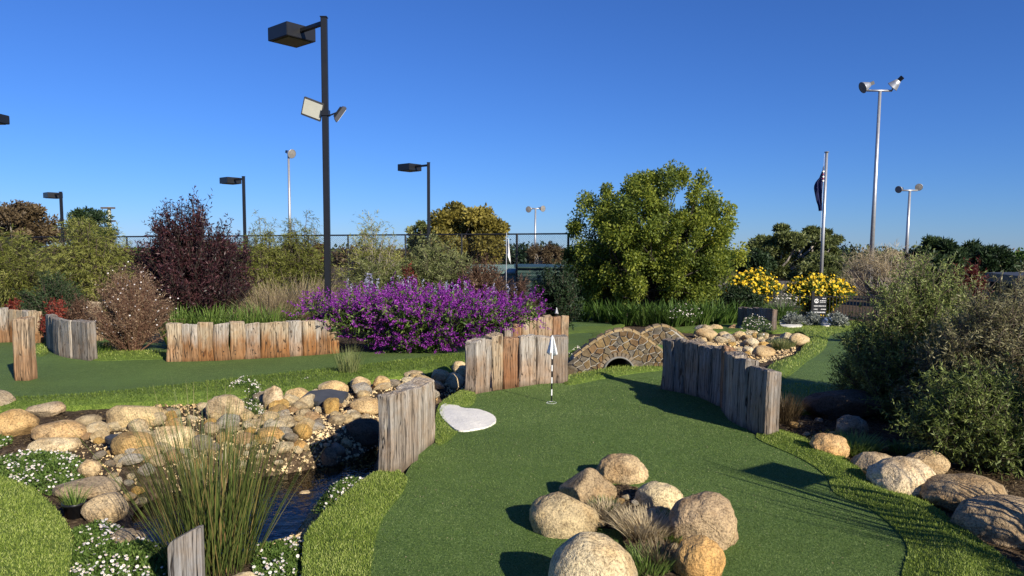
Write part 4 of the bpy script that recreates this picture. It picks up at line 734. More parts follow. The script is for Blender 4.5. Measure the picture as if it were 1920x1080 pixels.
# ------------------------------------------------------------------ stone bridge
def bridge_face(root, Yp, prof, hole, seed, ns, thick):
    """prof: px outline of the face left to right along the arched top; hole: (px, py, radius px) or None"""
    rng = np.random.default_rng(seed); P = [at(x, y, Yp) for x, y in prof]; zb = float(base(0, Yp)) - .25; top = [(p.x, p.z) for p in P]; top = smooth_loop(top, 4, False)
    outline = np.concatenate([top, [[top[-1][0], zb], [top[0][0], zb]]]); cx, cz, hr = (0, 0, 0)
    if hole: h0 = at(hole[0], hole[1], Yp); cx, cz, hr = h0.x, h0.z, hole[2] * Yp / FPX
    mn, mx_ = outline.min(0), outline.max(0); pts = []
    while len(pts) < ns:
        q = mn + rng.random(2) * (mx_ - mn)
        if sdf(outline, q[:1], q[1:])[0] > -.015 or (hole and np.hypot(q[0] - cx, q[1] - cz) < hr * 1.35): continue
        if all(abs(q[0] - w[0]) * .85 + abs(q[1] - w[1]) * 1.15 > .064 for w in pts): pts.append(q)
        elif rng.random() < .004: pts.append(q)
    def clip(poly, n, d):
        out = []
        for i in range(len(poly)):
            a, b = poly[i], poly[(i + 1) % len(poly)]; da, db = a @ n - d, b @ n - d
            if da <= 0: out.append(a)
            if da * db < 0: out.append(a + (b - a) * da / (da - db))
        return out
    for i, q in enumerate(pts):
        cell = [q + np.array(o) for o in ((-.4, -.4), (.4, -.4), (.4, .4), (-.4, .4))]
        for j, w in enumerate(pts):
            if j != i: n = w - q; l = np.linalg.norm(n); cell = clip(cell, n / l, q @ n / l + l / 2 - .0062) if len(cell) > 2 else cell
        for k in range(len(top) - 1):
            e = top[k + 1] - top[k]; n = np.array([-e[1], e[0]]) / np.linalg.norm(e); cell = clip(cell, n, top[k] @ n - .012) if len(cell) > 2 else cell
        if len(cell) < 3: continue
        if hole: cell = [c_ if np.hypot(*(c_ - [cx, cz])) > hr * 1.34 else np.array([cx, cz]) + (c_ - [cx, cz]) / np.hypot(*(c_ - [cx, cz])) * hr * 1.34 for c_ in cell]
        ar = abs(sum(cell[k][0] * cell[(k + 1) % len(cell)][1] - cell[(k + 1) % len(cell)][0] * cell[k][1] for k in range(len(cell)))) / 2
        if ar < .0008: continue
        pr = rng.uniform(.012, .03); c0 = np.mean(cell, 0); inner = [c0 + (c_ - c0) * .9 for c_ in cell]; m = len(cell)
        vs = [(c_[0] - c0[0], 0, c_[1] - c0[1]) for c_ in cell] + [(c_[0] - c0[0], -pr * .75, c_[1] - c0[1]) for c_ in cell] + [(c_[0] - c0[0], -pr + rng.uniform(-.004, .004), c_[1] - c0[1]) for c_ in inner]
        fs = [(k, (k + 1) % m, (k + 1) % m + m, k + m) for k in range(m)] + [(k + m, (k + 1) % m + m, (k + 1) % m + 2 * m, k + 2 * m) for k in range(m)] + [tuple(range(2 * m, 3 * m))]
        o = MB().add(vs, fs).build('stone', STONE, root, (c0[0] - root.location.x, Yp - root.location.y - .0, c0[1] - root.location.z))
        c_ = [(.2, .155, .095), (.18, .145, .1), (.15, .135, .11), (.24, .19, .115), (.17, .165, .16), (.2, .14, .085)][rng.integers(6)]; kk = rng.uniform(.8, 1.15); o.color = (*[v * kk for v in c_], 1)
    # mortar body with the arch opening
    body = [tuple(p) for p in top] + [(top[-1][0], zb)]
    if hole: body += [(cx + hr * 1.3 * math.cos(t), max(cz + hr * 1.3 * math.sin(t), zb + .001)) for t in np.linspace(-.25, math.pi + .25, 16)]
    body += [(top[0][0], zb)]
    Mx = Matrix(((1, 0, 0), (0, 0, -1), (0, 1, 0)))
    V2 = [Vector(b) for b in body]; r = delaunay_2d_cdt(V2, [], [list(range(len(body)))], 1, 1e-6); m = MB()
    vs = [(v[0], 0, v[1]) for v in r[0]]; m.add(vs, [tuple(f) for f in r[2]]); m.add([(v[0], thick, v[2]) for v in vs], [tuple(reversed(f)) for f in r[2]])
    nb = len(body); m.add([(x, 0, z) for x, z in body] + [(x, thick, z) for x, z in body], [(k, (k + 1) % nb, (k + 1) % nb + nb, k + nb) for k in range(nb)])
    m.build('mortar', MORTAR, root, (-root.location.x, Yp - root.location.y, -root.location.z))
    # capping stones in two rows along the top
    L = np.concatenate([[0], np.cumsum(np.linalg.norm(np.diff(top, axis=0), axis=1))]); n = int(L[-1] / .13)
    for row in range(2):
        for k in range(n):
            s0, s1 = L[-1] * (k + .03 + .2 * row * (k > 0)) / n, L[-1] * (k + .97) / n; a = np.array([np.interp(s0, L, top[:, 0]), np.interp(s0, L, top[:, 1])]); b = np.array([np.interp(s1, L, top[:, 0]), np.interp(s1, L, top[:, 1])])
            c = (a + b) / 2; e = b - a; ang = math.atan2(e[1], e[0]); dep = thick / 2
            o = MB().box((0, 0, 0), (np.linalg.norm(e), dep - .008, .032 + rng.uniform(0, .008)), Matrix.Rotation(-ang, 3, 'Y')).build('cap_stone', STONE, root, (c[0] - root.location.x, Yp + dep * (row + .5) - root.location.y - .012, c[1] + .01 - root.location.z), bevel=.005)
            kk = rng.uniform(.8, 1.1); o.color = (.4 * kk, .33 * kk, .22 * kk, 1)
    if hole:
        for k in range(13):
            t = math.pi * (k + .5) / 13; c = np.array([cx + hr * 1.24 * math.cos(t), cz + hr * 1.24 * math.sin(t)])
            o = MB().box((0, 0, 0), (hr * .32, .06, hr * .26), Matrix.Rotation(-t, 3, 'Y')).build('arch_stone', STONE, root, (c[0] - root.location.x, Yp + .0 - root.location.y, c[1] - root.location.z), bevel=.006)
            kk = rng.uniform(.6, 1.1); o.color = (.26 * kk, .23 * kk, .2 * kk, 1)
        m = MB(); tt = np.linspace(-.3, math.pi + .3, 20); vs = []
        for rr_, yy in ((hr, -.06), (hr * 1.1, -.06), (hr * 1.1, 1.8), (hr, 1.8)): vs += [(cx + rr_ * math.cos(t), yy, cz + rr_ * math.sin(t)) for t in tt]
        fs = []
        for a_ in range(4):
            b_ = (a_ + 1) % 4; fs += [(a_ * 20 + k, a_ * 20 + k + 1, b_ * 20 + k + 1, b_ * 20 + k) for k in range(19)]
        m.add(vs, fs).build('culvert_pipe', CONC, root, (-root.location.x, Yp - root.location.y, -root.location.z), True)
        MB().box((cx, 1.78, cz), (hr * 2.4, .03, hr * 2.4)).build('culvert_dark', DARKM, root, (-root.location.x, Yp - root.location.y, -root.location.z))  # black panel closing the pipe stands in for its dark inside
    return top
c = at(1170, 690, 10.4); br = empty('stone_bridge', (c.x, 10.4, 0), 'small arched stone bridge with crazy paved sides and dark culvert', 'bridge')
t1 = bridge_face(br, 10.2, [(1076, 670), (1092, 658), (1118, 639), (1144, 625), (1166, 620), (1188, 622), (1210, 635), (1228, 648), (1246, 662), (1268, 684)], (1160, 697, 27), 5, 88, .24)
t2 = bridge_face(br, 11.7, [(1186, 644), (1200, 628), (1222, 616), (1242, 612), (1262, 617), (1285, 635), (1302, 651), (1318, 664)], None, 6, 52, .24)
m = MB(); n = 20; f1 = np.column_stack([np.interp(np.linspace(0, 1, n), np.linspace(0, 1, len(t1)), t1[:, k]) for k in (0, 1)]); f2 = np.column_stack([np.interp(np.linspace(0, 1, n), np.linspace(0, 1, len(t2)), t2[:, k]) for k in (0, 1)])
m.add([(p[0], 10.45, p[1] - .2) for p in f1] + [(p[0], 11.69, p[1] - .3) for p in f2], [(k, k + 1, n + k + 1, n + k) for k in range(n - 1)]).build('deck', GREEN, br, (-br.location.x, -br.location.y, 0))

# ------------------------------------------------------------------ flags
def golf_flag(px, pyb, pyt, label, Y=None, group='golf hole flags', striped=True, side=-1):
    g = G(px, pyb) if Y is None else at(px, pyb, Y); h = (at(px, pyt, g.y).z - g.z); root = empty('golf_flag', g, label, 'golf flag', group); n = 8
    for k in range(n if striped else 1):
        z0, z1 = (h * .72 * k / n, h * .72 * (k + 1) / n) if striped else (0, h * .72)
        MB().tube([(0, 0, z0 + .02), (0, 0, z1 + .02)], .008, 10).build('pole_band', BLACKM if k % 2 == 0 else WHITEM, root)
    MB().tube([(0, 0, h * .72), (0, 0, h)], .008, 8).build('pole_top', WHITEM, root)
    m = MB(); vs = []; a = h * .3
    for i in range(9):
        for j in range(9):
            u, w = i / 8, j / 8; sp_ = (.25 + .75 * w) * h * .085
            vs.append((sp_ * (u * 2 - 1.05) * (1 if u > .5 else .9), .022 * math.sin(u * 11 + 1) * (.3 + w) - .012, h * .985 - w * a * (1 - .35 * abs(u - .55)) + (.05 * h * w if .3 < u < .62 else 0)))
    m.add(vs, [(i * 9 + j, i * 9 + j + 1, i * 9 + j + 10, i * 9 + j + 9) for i in range(8) for j in range(8)])
    fo = m.build('flag', WHITEM, root, smooth=True); md = fo.modifiers.new('cloth_thickness', 'SOLIDIFY'); md.thickness = .002
    return root
fl = golf_flag(1034, 756, 629, 'white golf flag on black and white striped stick on the putting green')
g = fl.location
m = MB().lathe([(.05, -.05), (.05, .004), (.056, .006), (.058, .002)], n=20); cup = m.build('golf_cup', WHITEM, None, (g.x, g.y, .002), True); tag(cup, 'white rimmed hole cup at the foot of the golf flag', 'golf hole')
golf_flag(383, 646, 589, 'white flag tip showing above the long rusty sleeper wall', 13.5, striped=False)
golf_flag(1043, 618, 577, 'white flag tip showing above the brown centre wall', 14.0, striped=False)
p0 = at(949, 545, 25); tpo = at(950, 436, 25); r_ = empty('white_banner_flag', p0, 'white flag on a thin pole in front of the fence', 'flag')
MB().tube([(0, 0, 0), (0, 0, tpo.z - p0.z)], .013, 8).build('pole', GREYM, r_)
m = MB(); vs = [(.03 + u * .13 * (.3 + .7 * w), .05 * math.sin(6 * u + 3 * w), tpo.z - p0.z - .2 - w * .55 - u * .35 * w) for u in np.linspace(0, 1, 6) for w in np.linspace(0, 1, 6)]
m.add(vs, [(i * 6 + j, i * 6 + j + 1, i * 6 + j + 7, i * 6 + j + 6) for i in range(5) for j in range(5)]).build('flag', WHITEM, r_, smooth=True)
# small off-frame course sign whose shadow falls on the green
sg = empty('course_sign', (3.45, 3.62, 0), 'small post mounted course sign beyond the right frame edge', 'sign')
MB().tube([(0, 0, 0), (0, 0, 1.0)], .02, 10).build('post', BLACKM, sg); MB().box((0, 0, 1.12), (.42, .02, .26), Matrix.Rotation(.6, 3, 'Z')).build('board', BLACKM, sg, bevel=.004)

# ------------------------------------------------------------------ lamps
def shoebox(px, pyb, pyt, Y, label, ang=R(139), k=1.0, floods=False, group='black shoebox lamp posts'):
    b = at(px, 560, Y); zb = float(base(0, Y)); zt = at(px, pyt, Y).z; root = empty('lamp_post', (b.x, Y, zb), label, 'lamp post', group); h = zt - zb; m = MB()
    s_ = .052 * k; r_ = .02
    m.box((0, 0, h / 2), (2 * s_, 2 * s_, h)); m.build('pole', BLACKM, root, bevel=.012)
    MB().box((0, 0, .02), (.3, .3, .03)).build('base_plate', BLACKM, root)
    u = Vector((math.cos(ang), math.sin(ang), 0)); Mr = Matrix.Rotation(ang, 3, 'Z'); za = h - .09 * k
    MB().box(u * (.38 * k) + Vector((0, 0, za)), (.68 * k, .07 * k, .07 * k), Mr).build('arm', BLACKM, root, bevel=.006)
    c = u * (1.02 * k) + Vector((0, 0, za - .02)); hd = MB().box(c, (.64 * k, .6 * k, .24 * k), Mr).build('lamp_head', BLACKM, root, bevel=.008)
    MB().box(c - Vector((0, 0, .122 * k)), (.5 * k, .46 * k, .02), Mr).build('lens', LENSD, hd)
    MB().box((0, 0, h + .006), (.12 * k, .12 * k, .012)).build('cap', BLACKM, root)
    if floods:
        for fx, fy, w_, face, roll, l in ((587, 204, 44, Vector((-.12, -.9, -.38)), .38, 'lens lit'), (637, 213, 40, Vector((.75, .35, -.55)), -.3, 'back')):
            c = at(fx, fy, Y - .02) - root.location; z_ = -face.normalized(); x_ = Vector((0, 0, 1)).cross(z_).normalized(); y_ = z_.cross(x_); Mf = Matrix((x_, y_, z_)).transposed() @ Matrix.Rotation(roll, 3, 'Z'); w = w_ * Y / FPX * .9
            f = MB().box(c, (w, w * .92, .07), Mf, .8).build('floodlight', plain('grey_alloy', (.1, .1, .105), .45), root, bevel=.01)
            MB().box(c + Mf @ Vector((0, -.0, -.036)), (w * .86, w * .7, .01), Mf).build('lens', LENS, f)
            for kx in (-1, 0, 1): MB().box(c + Mf @ Vector((kx * w * .22, 0, .045)), (.012, w * .6, .03), Mf).build('cooling_fin', BLACKM, f)
            MB().tube([c + Mf @ Vector((0, 0, .04)), (0, 0, c.z - .06)], .014, 8).build('bracket', BLACKM, f)
        MB().box((0, 0, at(px, 212, Y).z - zb), (.14, .14, .1)).build('clamp', BLACKM, root)
shoebox(615, 560, 33, 13.0, 'tall black lamp post with shoebox head and two floodlights', floods=True)
shoebox(804, 445, 305, 26, 'black shoebox lamp post in front of the golden tree')
shoebox(462, 445, 331, 28.5, 'black shoebox lamp post right of the plum bush')
shoebox(123, 450, 360, 32, 'black shoebox lamp post at the far left by the brown tree')
shoebox(-64, 450, 214, 12.5, 'black lamp head peeking in at the left frame edge', ang=R(-4), k=.62)
def stadium(px, pyt, Y, hw, label, heads, rp=.11):
    t = at(px, pyt, Y); zb = float(base(0, Y)); d0 = at(px, 470, Y); h = t.z - zb; root = empty('floodlight_mast', (t.x, Y, zb), label, 'floodlight mast', 'tall floodlight masts')
    MB().tube([(0, 0, 0), (0, 0, h)], [rp * 1.3, rp * .75], 12).build('mast', GREYM, root, smooth=True)
    if len(heads) > 1: MB().tube([(heads[0][0] * .85, 0, h), (heads[1][0] * .85, 0, h)], rp * .55, 8).build('crossbar', GREYM, root, smooth=True)
    for x, z, face in heads:
        f = Vector(face).normalized(); c = Vector((x, 0, h + z)); Mf = f.to_track_quat('Z', 'Y').to_matrix().to_4x4(); Mf.translation = c
        b = MB().lathe([(.001, -hw * .55), (hw * .22, -hw * .52), (hw * .36, -hw * .2), (hw * .5, hw * .15), (hw * .53, hw * .2), (hw * .5, hw * .22)], Mf, 18).build('reflector', GREYM, root, smooth=True)
        MB().lathe([(hw * .5, hw * .2), (.001, hw * .24)], Mf, 18).build('glass', CONC, b); MB().box(c - f * hw * .7, (hw * .3, hw * .3, hw * .45), f.to_track_quat('Z', 'Y').to_matrix()).build('ballast', BLACKM, b)
        MB().tube([c, (x * .85, 0, h)], hw * .07, 6).build('bracket', GREYM, b)
stadium(1650, 170, 40, .6, 'tallest grey floodlight mast with two lamps on the right', [(-.85, .2, (-.75, -.1, -.35)), (.75, .3, (-.5, .5, -.65))], .105)
stadium(1706, 357, 75, .7, 'shorter distant twin floodlight mast beside the tallest one', [(-1.1, .1, (-.8, -.6, -.2)), (.9, .35, (-.4, -.9, -.2))], .16)
stadium(1004, 391, 85, .7, 'distant twin floodlight mast behind the fence', [(-.75, -.1, (-.4, -.9, -.1)), (.8, 0, (.6, -.8, -.1))], .13)
stadium(541, 290, 62, .75, 'distant floodlight mast left of the main lamp post', [(.2, .1, (.7, -.6, -.3))], .12)
# flagpole
b = at(1537, 560, 33); t = at(1552, 286, 33); zb = float(base(0, 33)); root = empty('flag_pole', (at(1545, 400, 33).x, 33, zb), 'grey flag pole with limp navy flag behind the yellow bushes', 'flag pole'); h = t.z - zb
MB().tube([(0, 0, 0), (0, 0, h)], [.085, .06], 12).build('pole', GREYM, root, smooth=True); MB().lathe([(.001, h), (.1, h), (.11, h + .03), (.001, h + .06)], n=14).build('finial', GREYM, root)
MB().tube([(-.11, -.02, h - .05), (-.13, -.03, h * .45)], .006, 5).build('halyard', WHITEM, root)
s = Mat('navy_flag'); v = s.coord(); c = s.ramp(s.noise(v, 3, 2), [(.3, (.008, .012, .05)), (.7, (.02, .025, .1))]); NAVY = s.fin(c, .8)
zt_, zm_ = at(1545, 310, 33).z - zb, at(1545, 395, 33).z - zb; vs = []
for i in range(9):
    for j in range(13):
        u, w = i / 8, j / 12; vs.append((-.09 - u * (.12 + .28 * math.sin(math.pi * min(1, w * 1.15)) + .05 * math.sin(w * 9)), .09 * math.sin(u * 14 + w * 2), zt_ - (zt_ - zm_) * (w + .12 * u * (1 - w) * 2) - .02 * u))
fo = MB().add(vs, [(i * 13 + j, i * 13 + j + 1, i * 13 + j + 14, i * 13 + j + 13) for i in range(8) for j in range(12)]).build('flag', NAVY, root, smooth=True)
m = MB()
for w0, w1 in ((.12, .16), (.24, .27), (.33, .36)): m.box((-.14, -.1, zt_ - (zt_ - zm_) * (w0 + w1) / 2), (.07, .01, (zt_ - zm_) * (w1 - w0)), Matrix.Rotation(.6, 3, 'Y'))
tag(m.build('flag_cross', WHITEM, fo), kind='stuff')
m = MB()
for w0 in (.2, .3): m.box((-.15, -.11, zt_ - (zt_ - zm_) * w0), (.05, .01, .05), Matrix.Rotation(-.5, 3, 'Y'))
tag(m.build('flag_stripe', plain('flag_red', (.4, .02, .02), .8), fo), kind='stuff')
# utility pole with cross arms
b = at(207, 450, 62); t = at(207, 388, 62); root = empty('utility_pole', (b.x, 62, -1.1), 'pale power pole with cross arms in front of the dark conifer', 'power pole'); h = t.z + 1.1
MB().tube([(0, 0, 0), (0, 0, h)], [.2, .14], 10).build('pole', plain('pale_pole', (.42, .44, .34), .8), root, smooth=True)
for z in (h - .1, h - 1.2): MB().box((0, -.18, z), (1.2, .12, .14)).build('cross_arm', BARK, root)
for k in (-1, 1): MB().tube([(k * .5, -.18, h - 1.15), (k * .5 - 22 , 20, h - 1.9)], .03, 5).build('wire', BARKD, root)
m = empty('aerial_mast', at(591, 500, 55), 'thin tv aerial mast left of the main lamp post', 'aerial'); hz = at(591, 428, 55).z - m.location.z
MB().tube([(0, 0, 0), (0, 0, hz)], .03, 6).build('mast', GREYM, m)
for z in (.1, .25, .4): MB().box((0, 0, hz - z), (.4 - z * .4, .03, .03)).build('element', GREYM, m)

# ------------------------------------------------------------------ fences and buildings
def chain_fence():
    A, B = at(-120, 455, 34), at(1085, 438, 28); za, zbq = 1.95, at(1070, 438, 28).z; gz = -1.14; root = empty('chain_fence', ((A.x + B.x) / 2, (A.y + B.y) / 2, gz), 'tall black chain link fence with posts across the back', 'fence'); C = root.location
    D = Vector((B.x - A.x, B.y - A.y, 0)); Ln = D.length; u = D / Ln
    pt = lambda s_, z: Vector((A.x + u.x * s_, A.y + u.y * s_, z)) - C
    zt = lambda s_: za + (zbq - za) * s_ / Ln
    MB().tube([pt(0, zt(0)), pt(Ln, zt(Ln))], .03, 8).build('top_rail', BLACKM, root); MB().tube([pt(0, gz + .1), pt(Ln, gz + .1)], .025, 8).build('bottom_rail', BLACKM, root)
    for px in (20, 130, 240, 350, 465, 578, 653, 760, 865, 968, 1064):
        # where the pixel column crosses the fence line
        k = (px - 960) / FPX; s_ = (k * A.y - A.x) / (u.x - k * u.y); MB().tube([pt(s_, gz), pt(s_, zt(s_) + .03)], .035 if px < 900 else .045, 8).build('post', BLACKM, root)
    As, Bs = [], []; sp = .085; H = 3.4
    for q in np.arange(-H, Ln, sp):
        for sg_ in (1, -1):
            a, b = (q, gz + .1), (q + H, gz + .1 + H)
            if sg_ < 0: a, b = (q + H, gz + .1), (q, gz + .1 + H)
            # trim to the fence panel
            P0, P1 = np.array(a, float), np.array(b, float); dv = P1 - P0; t0, t1 = 0., 1.
            for lo, hi, ax in ((0, Ln, 0), (gz + .1, 9, 1)):
                if dv[ax] > 0: t0, t1 = max(t0, (lo - P0[ax]) / dv[ax]), min(t1, (hi - P0[ax]) / dv[ax])
                else: t0, t1 = max(t0, (hi - P0[ax]) / dv[ax]), min(t1, (lo - P0[ax]) / dv[ax])
            top_ = zt(P0[0]); t1 = min(t1, (top_ - P0[1]) / dv[1])
            if t1 > t0 + .01: As.append(pt((P0 + dv * t0)[0], (P0 + dv * t0)[1])); Bs.append(pt((P0 + dv * t1)[0], (P0 + dv * t1)[1]))
    A_, B_ = np.array([v[:] for v in As]), np.array([v[:] for v in Bs]); w = .0028; n_ = np.cross(B_ - A_, [0, 1, 0]); n_ = unit(n_) * w; yv = np.array([0, w, 0])
    V = np.stack([A_ + n_, A_ - n_ * .5 + yv, A_ - n_ * .5 - yv, B_ + n_, B_ - n_ * .5 + yv, B_ - n_ * .5 - yv], 1).reshape(-1, 3)
    F = (np.array([(0, 1, 4, 3), (1, 2, 5, 4), (2, 0, 3, 5)])[None] + 6 * np.arange(len(A_))[:, None, None]).reshape(-1, 4); tag(link('chain_mesh', mesh_np(V, F), BLACKM, root), kind='stuff')
chain_fence()
def picket_fence():
    Y = 28.5; a, b = at(1345, 560, Y), at(1640, 560, Y); z0 = float(base(0, Y)); zt = at(1500, 552, Y).z; root = empty('picket_fence', ((a.x + b.x) / 2, Y, z0), 'black steel picket fence in front of the yellow bushes', 'fence'); L = b.x - a.x
    for z in (.12, zt - z0 - .08): MB().box((0, 0, z), (L, .03, .035)).build('rail', BLACKM, root)
    n = int(L / .13); me = None
    for k in range(n):
        if me is None: o = MB().box((0, 0, (zt - z0) / 2), (.022, .022, zt - z0)).build('picket', BLACKM, root); me = o.data
        else: o = link('picket', me, None, root)
        o.location = (-L / 2 + (k + .5) * L / n, -.028, 0)
    for px in (1380, 1452): MB().box((at(px, 560, Y).x - root.location.x, .05, (zt - z0) / 2 + .05), (.06, .06, zt - z0 + .1)).build('post', BLACKM, root)
    # sign on its post
    p = at(1522, 595, Y - .3); zz = at(1522, 546, Y - .3).z; r2 = empty('entry_sign', (p.x, Y - .3, z0), 'black sign board with white logo and lettering on black post', 'sign'); MB().box((0, 0, (zz - z0) / 2), (.11, .09, zz - z0)).build('post', BLACKM, r2, bevel=.01)
    a, b = at(1525, 556, Y - .3), at(1548, 590, Y - .3); w, h = b.x - a.x, a.z - b.z; cx, cz = (a.x + b.x) / 2 - p.x + .01, (a.z + b.z) / 2 - z0
    bdm = MB().box((cx, -.0, cz), (w, .03, h)).build('board', BLACKM, r2, bevel=.004); yy = -.019
    Mx = Matrix(((1, 0, 0), (0, 0, -1), (0, 1, 0)))
    ring = MB(); rr = w * .17; c0 = Vector((cx - w * .27, yy, cz + h * .26)); vs = []
    for k in range(21):
        t = .5 + k / 20 * 5.6
        for q in (rr, rr * .62): vs.append((c0.x + q * math.cos(t), yy, c0.z + q * math.sin(t)))
    ring.add(vs, [(2 * k, 2 * k + 1, 2 * k + 3, 2 * k + 2) for k in range(20)]); ring.box((c0.x + rr * .25, yy, c0.z + rr * .25), (rr * .9, .004, rr * .3)); ring.box((c0.x - rr * .05, yy, c0.z - rr * .2), (rr * .32, .004, rr * 1.1)); ring.build('logo', WHITEM, bdm)
    rg_ = random.Random(3)
    for (u0, u1, v, hh) in ((.16, .42, .40, .045), (-.02, .45, .27, .05), (-.02, .42, .18, .025), (-.46, .45, -.02, .045), (-.46, -.14, -.2, .045), (.08, .46, -.2, .045), (-.48, .42, -.37, .06)):
        x = u0; tx = MB()
        while x < u1:
            l = min(rg_.uniform(.03, .06), u1 - x); tx.box((cx + (x + l / 2) * w, yy, cz + v * h), (l * w * .82, .004, hh * h)); x += l + (.03 if rg_.random() < .2 else .004)
        tag(tx.build('lettering', WHITEM, bdm), kind='stuff')
picket_fence()
# green corrugated shed and paler roof behind the salvia
def corrugated(name, label, cat, x0, y0, x1, Y, col, dep=3, ybot=600, pitch=.16, roof=None):
    a, b = at(x0, y0, Y), at(x1, y0, Y); z0 = -1.14; root = empty(name, ((a.x + b.x) / 2, Y, z0), label, cat); w = b.x - a.x; h = a.z - z0; mt = plain(name + '_steel', col, .5, 0, .25, 3); n = int(h / .05); vs = []
    for i in range(n + 1):
        z = h * i / n; d = .025 * math.sin(z * 2 * math.pi / pitch); vs += [(-w / 2, d, z), (w / 2, d, z)]
    MB().add(vs, [(2 * i, 2 * i + 1, 2 * i + 3, 2 * i + 2) for i in range(n)]).build('wall', mt, root, smooth=True); MB().box((0, dep / 2 + .05, h / 2), (w, dep, h - .02)).build('body', mt, root)
    MB().add([(-w / 2 - .1, -.15, h - .01), (w / 2 + .1, -.15, h - .01), (w / 2 + .1, dep, h + (roof or .05)), (-w / 2 - .1, dep, h + (roof or .05)), (-w / 2 - .1, -.15, h + .05), (w / 2 + .1, -.15, h + .05), (w / 2 + .1, dep, h + (roof or .05) + .06), (-w / 2 - .1, dep, h + (roof or .05) + .06)], [(3, 2, 1, 0), (4, 5, 6, 7), (0, 1, 5, 4), (1, 2, 6, 5), (2, 3, 7, 6), (3, 0, 4, 7)]).build('roof', mt, root)
corrugated('corrugated_shed', 'dark green corrugated steel shed behind the fence', 'shed', 968, 502, 1075, 33, (.035, .075, .065))
corrugated('corrugated_shed', 'pale green low shed left of the dark green shed', 'shed', 880, 512, 985, 35, (.22, .34, .28), roof=.3)
a = at(1205, 562, 25.5); r_ = empty('garden_seat', (a.x, 25.5, float(base(0, 25.5))), 'red topped teal garden seat glimpsed through the tree trunks', 'bench'); zz = a.z - r_.location.z; wq = 50 * 25.5 / FPX
MB().box((wq / 2, 0, zz), (wq, .35, .06)).build('seat', plain('red_paint', (.4, .07, .03), .5), r_); MB().box((wq / 2, .1, zz * .5), (wq * .96, .04, zz * .7)).build('panel', plain('teal_paint', (.05, .2, .2), .5), r_)
for k in (0.04, .96): MB().box((wq * k, -.1, zz / 2 - .02), (.06, .06, zz)).build('leg', BLACKM, r_)
a, b = at(1395, 526, 36), at(1500, 526, 36); r_ = empty('paling_fence', ((a.x + b.x) / 2, 36, -1.14), 'grey paling fence behind the yellow bushes', 'fence'); hh = a.z + 1.14
for k in range(26): MB().box((-2.6 + k * .21, 0, hh / 2), (.19, .02, hh)).build('paling', plain('grey_paling', (.085, .08, .078), .9) if k == 0 else bpy.data.materials['grey_paling'], r_)
# pavilion at the right edge
def pavilion():
    Y = 17; root = empty('pavilion', (at(1890, 560, Y).x, Y, float(base(0, Y))), 'dark open pavilion with flat roof at the right frame edge', 'pavilion'); C = root.location; P = lambda px, py, y: at(px, py, y) - C
    a, b = P(1846, 526, 19.5), P(1990, 484, 14.5)
    c, d = b + Vector((3, 1.6, 0)), a + Vector((3, 1.6, 0)); b.z = a.z; c.z = a.z; d.z = a.z; vs = [a, b, c, d] + [q + Vector((0, 0, .22)) for q in (a, b, c, d)]
    MB().add(vs, [(3, 2, 1, 0), (4, 5, 6, 7), (0, 1, 5, 4), (1, 2, 6, 5), (2, 3, 7, 6), (3, 0, 4, 7)]).build('roof', plain('roof_grey', (.05, .052, .055), .6), root)
    for t in (.06, .3, .54, .78): q = a.lerp(b, t) + Vector((.15, .1, 0)); MB().box((q.x, q.y, a.z / 2), (.12, .12, a.z)).build('post', plain('post_grey', (.11, .115, .12), .5) if t < .1 else bpy.data.materials['post_grey'], root)
    q, e = a + Vector((1.4, .9, 0)), b + Vector((1.4, .9, 0)); vs = [(q.x, q.y, 0), (e.x, e.y, 0), (e.x, e.y, a.z - .01), (q.x, q.y, a.z - .01)]
    n = [Vector((.05, .05, 0)) + Vector(v_) for v_ in vs]; MB().add(vs + [tuple(v_) for v_ in n], [(0, 1, 2, 3), (7, 6, 5, 4), (0, 4, 5, 1), (1, 5, 6, 2), (2, 6, 7, 3), (3, 7, 4, 0)]).build('wall', plain('shade_blind', (.08, .08, .082), .6), root)
pavilion()
# blue bin bag / box by the silver mounds
p = at(1556, 606, 22.4); m = MB(); vs = rock_unit(77, 3, 8)
o = link('blue_cover', mesh_np(vs[0] * [.28, .2, .17], np.array(vs[1])), plain('blue_white_tarp', (.25, .35, .6), .5, 0, .6, 9), None, (p.x, 22.4, float(base(0, 22.4)) + .14), True); tag(o, 'blue and white bag beside the silver mounds', 'bag')

# ------------------------------------------------------------------ distant trees
gd = 'distant trees behind the course'
tree('spreading_tree', 'wide brown autumn tree at the far left', (-140, 344, 128, 468), 48, 70, 30000, .24, .12, L_BRN, .17, 201, .3, .3, 2, BARKP, .6, group=gd, cz=.25, squash=.7, tmean=.4)
tree('conifer_tree', 'dark green conifer behind the power pole', (122, 376, 218, 475), 58, 50, 18000, .3, .09, L_DARK, .26, 202, .3, .25, 1, BARKD, .6, group=gd, cz=.3, tmean=.6)
tree('golden_tree', 'golden green autumn tree behind the fence', (782, 372, 965, 505), 46, 70, 36000, .24, .15, L_GOLD, .2, 203, .3, .3, 1, BARK, .6, group=gd, cz=.4, tmean=.42, csd=.14)
tree('olive_tree', 'small olive tree left of the golden tree', (758, 412, 815, 490), 50, 18, 4000, .24, .12, L_OLIV, .3, 204, .3, .2, 1, BARK, .6, group=gd, tmean=.6)
tree('bare_tree', 'thin twiggy tree behind the fence beside the big tree', (980, 455, 1075, 500), 60, 40, 7000, .3, .06, L_BRN, .2, 205, .2, .15, 2, BARKP, .5, group=gd, tmean=.55, dens=.9)
tree('red_tree', 'small red autumn tree left of the main lamp post', (580, 455, 618, 510), 44, 18, 4000, .22, .12, L_RED, .3, 206, .3, .15, 1, BARKD, .6, group=gd, tmean=.25)
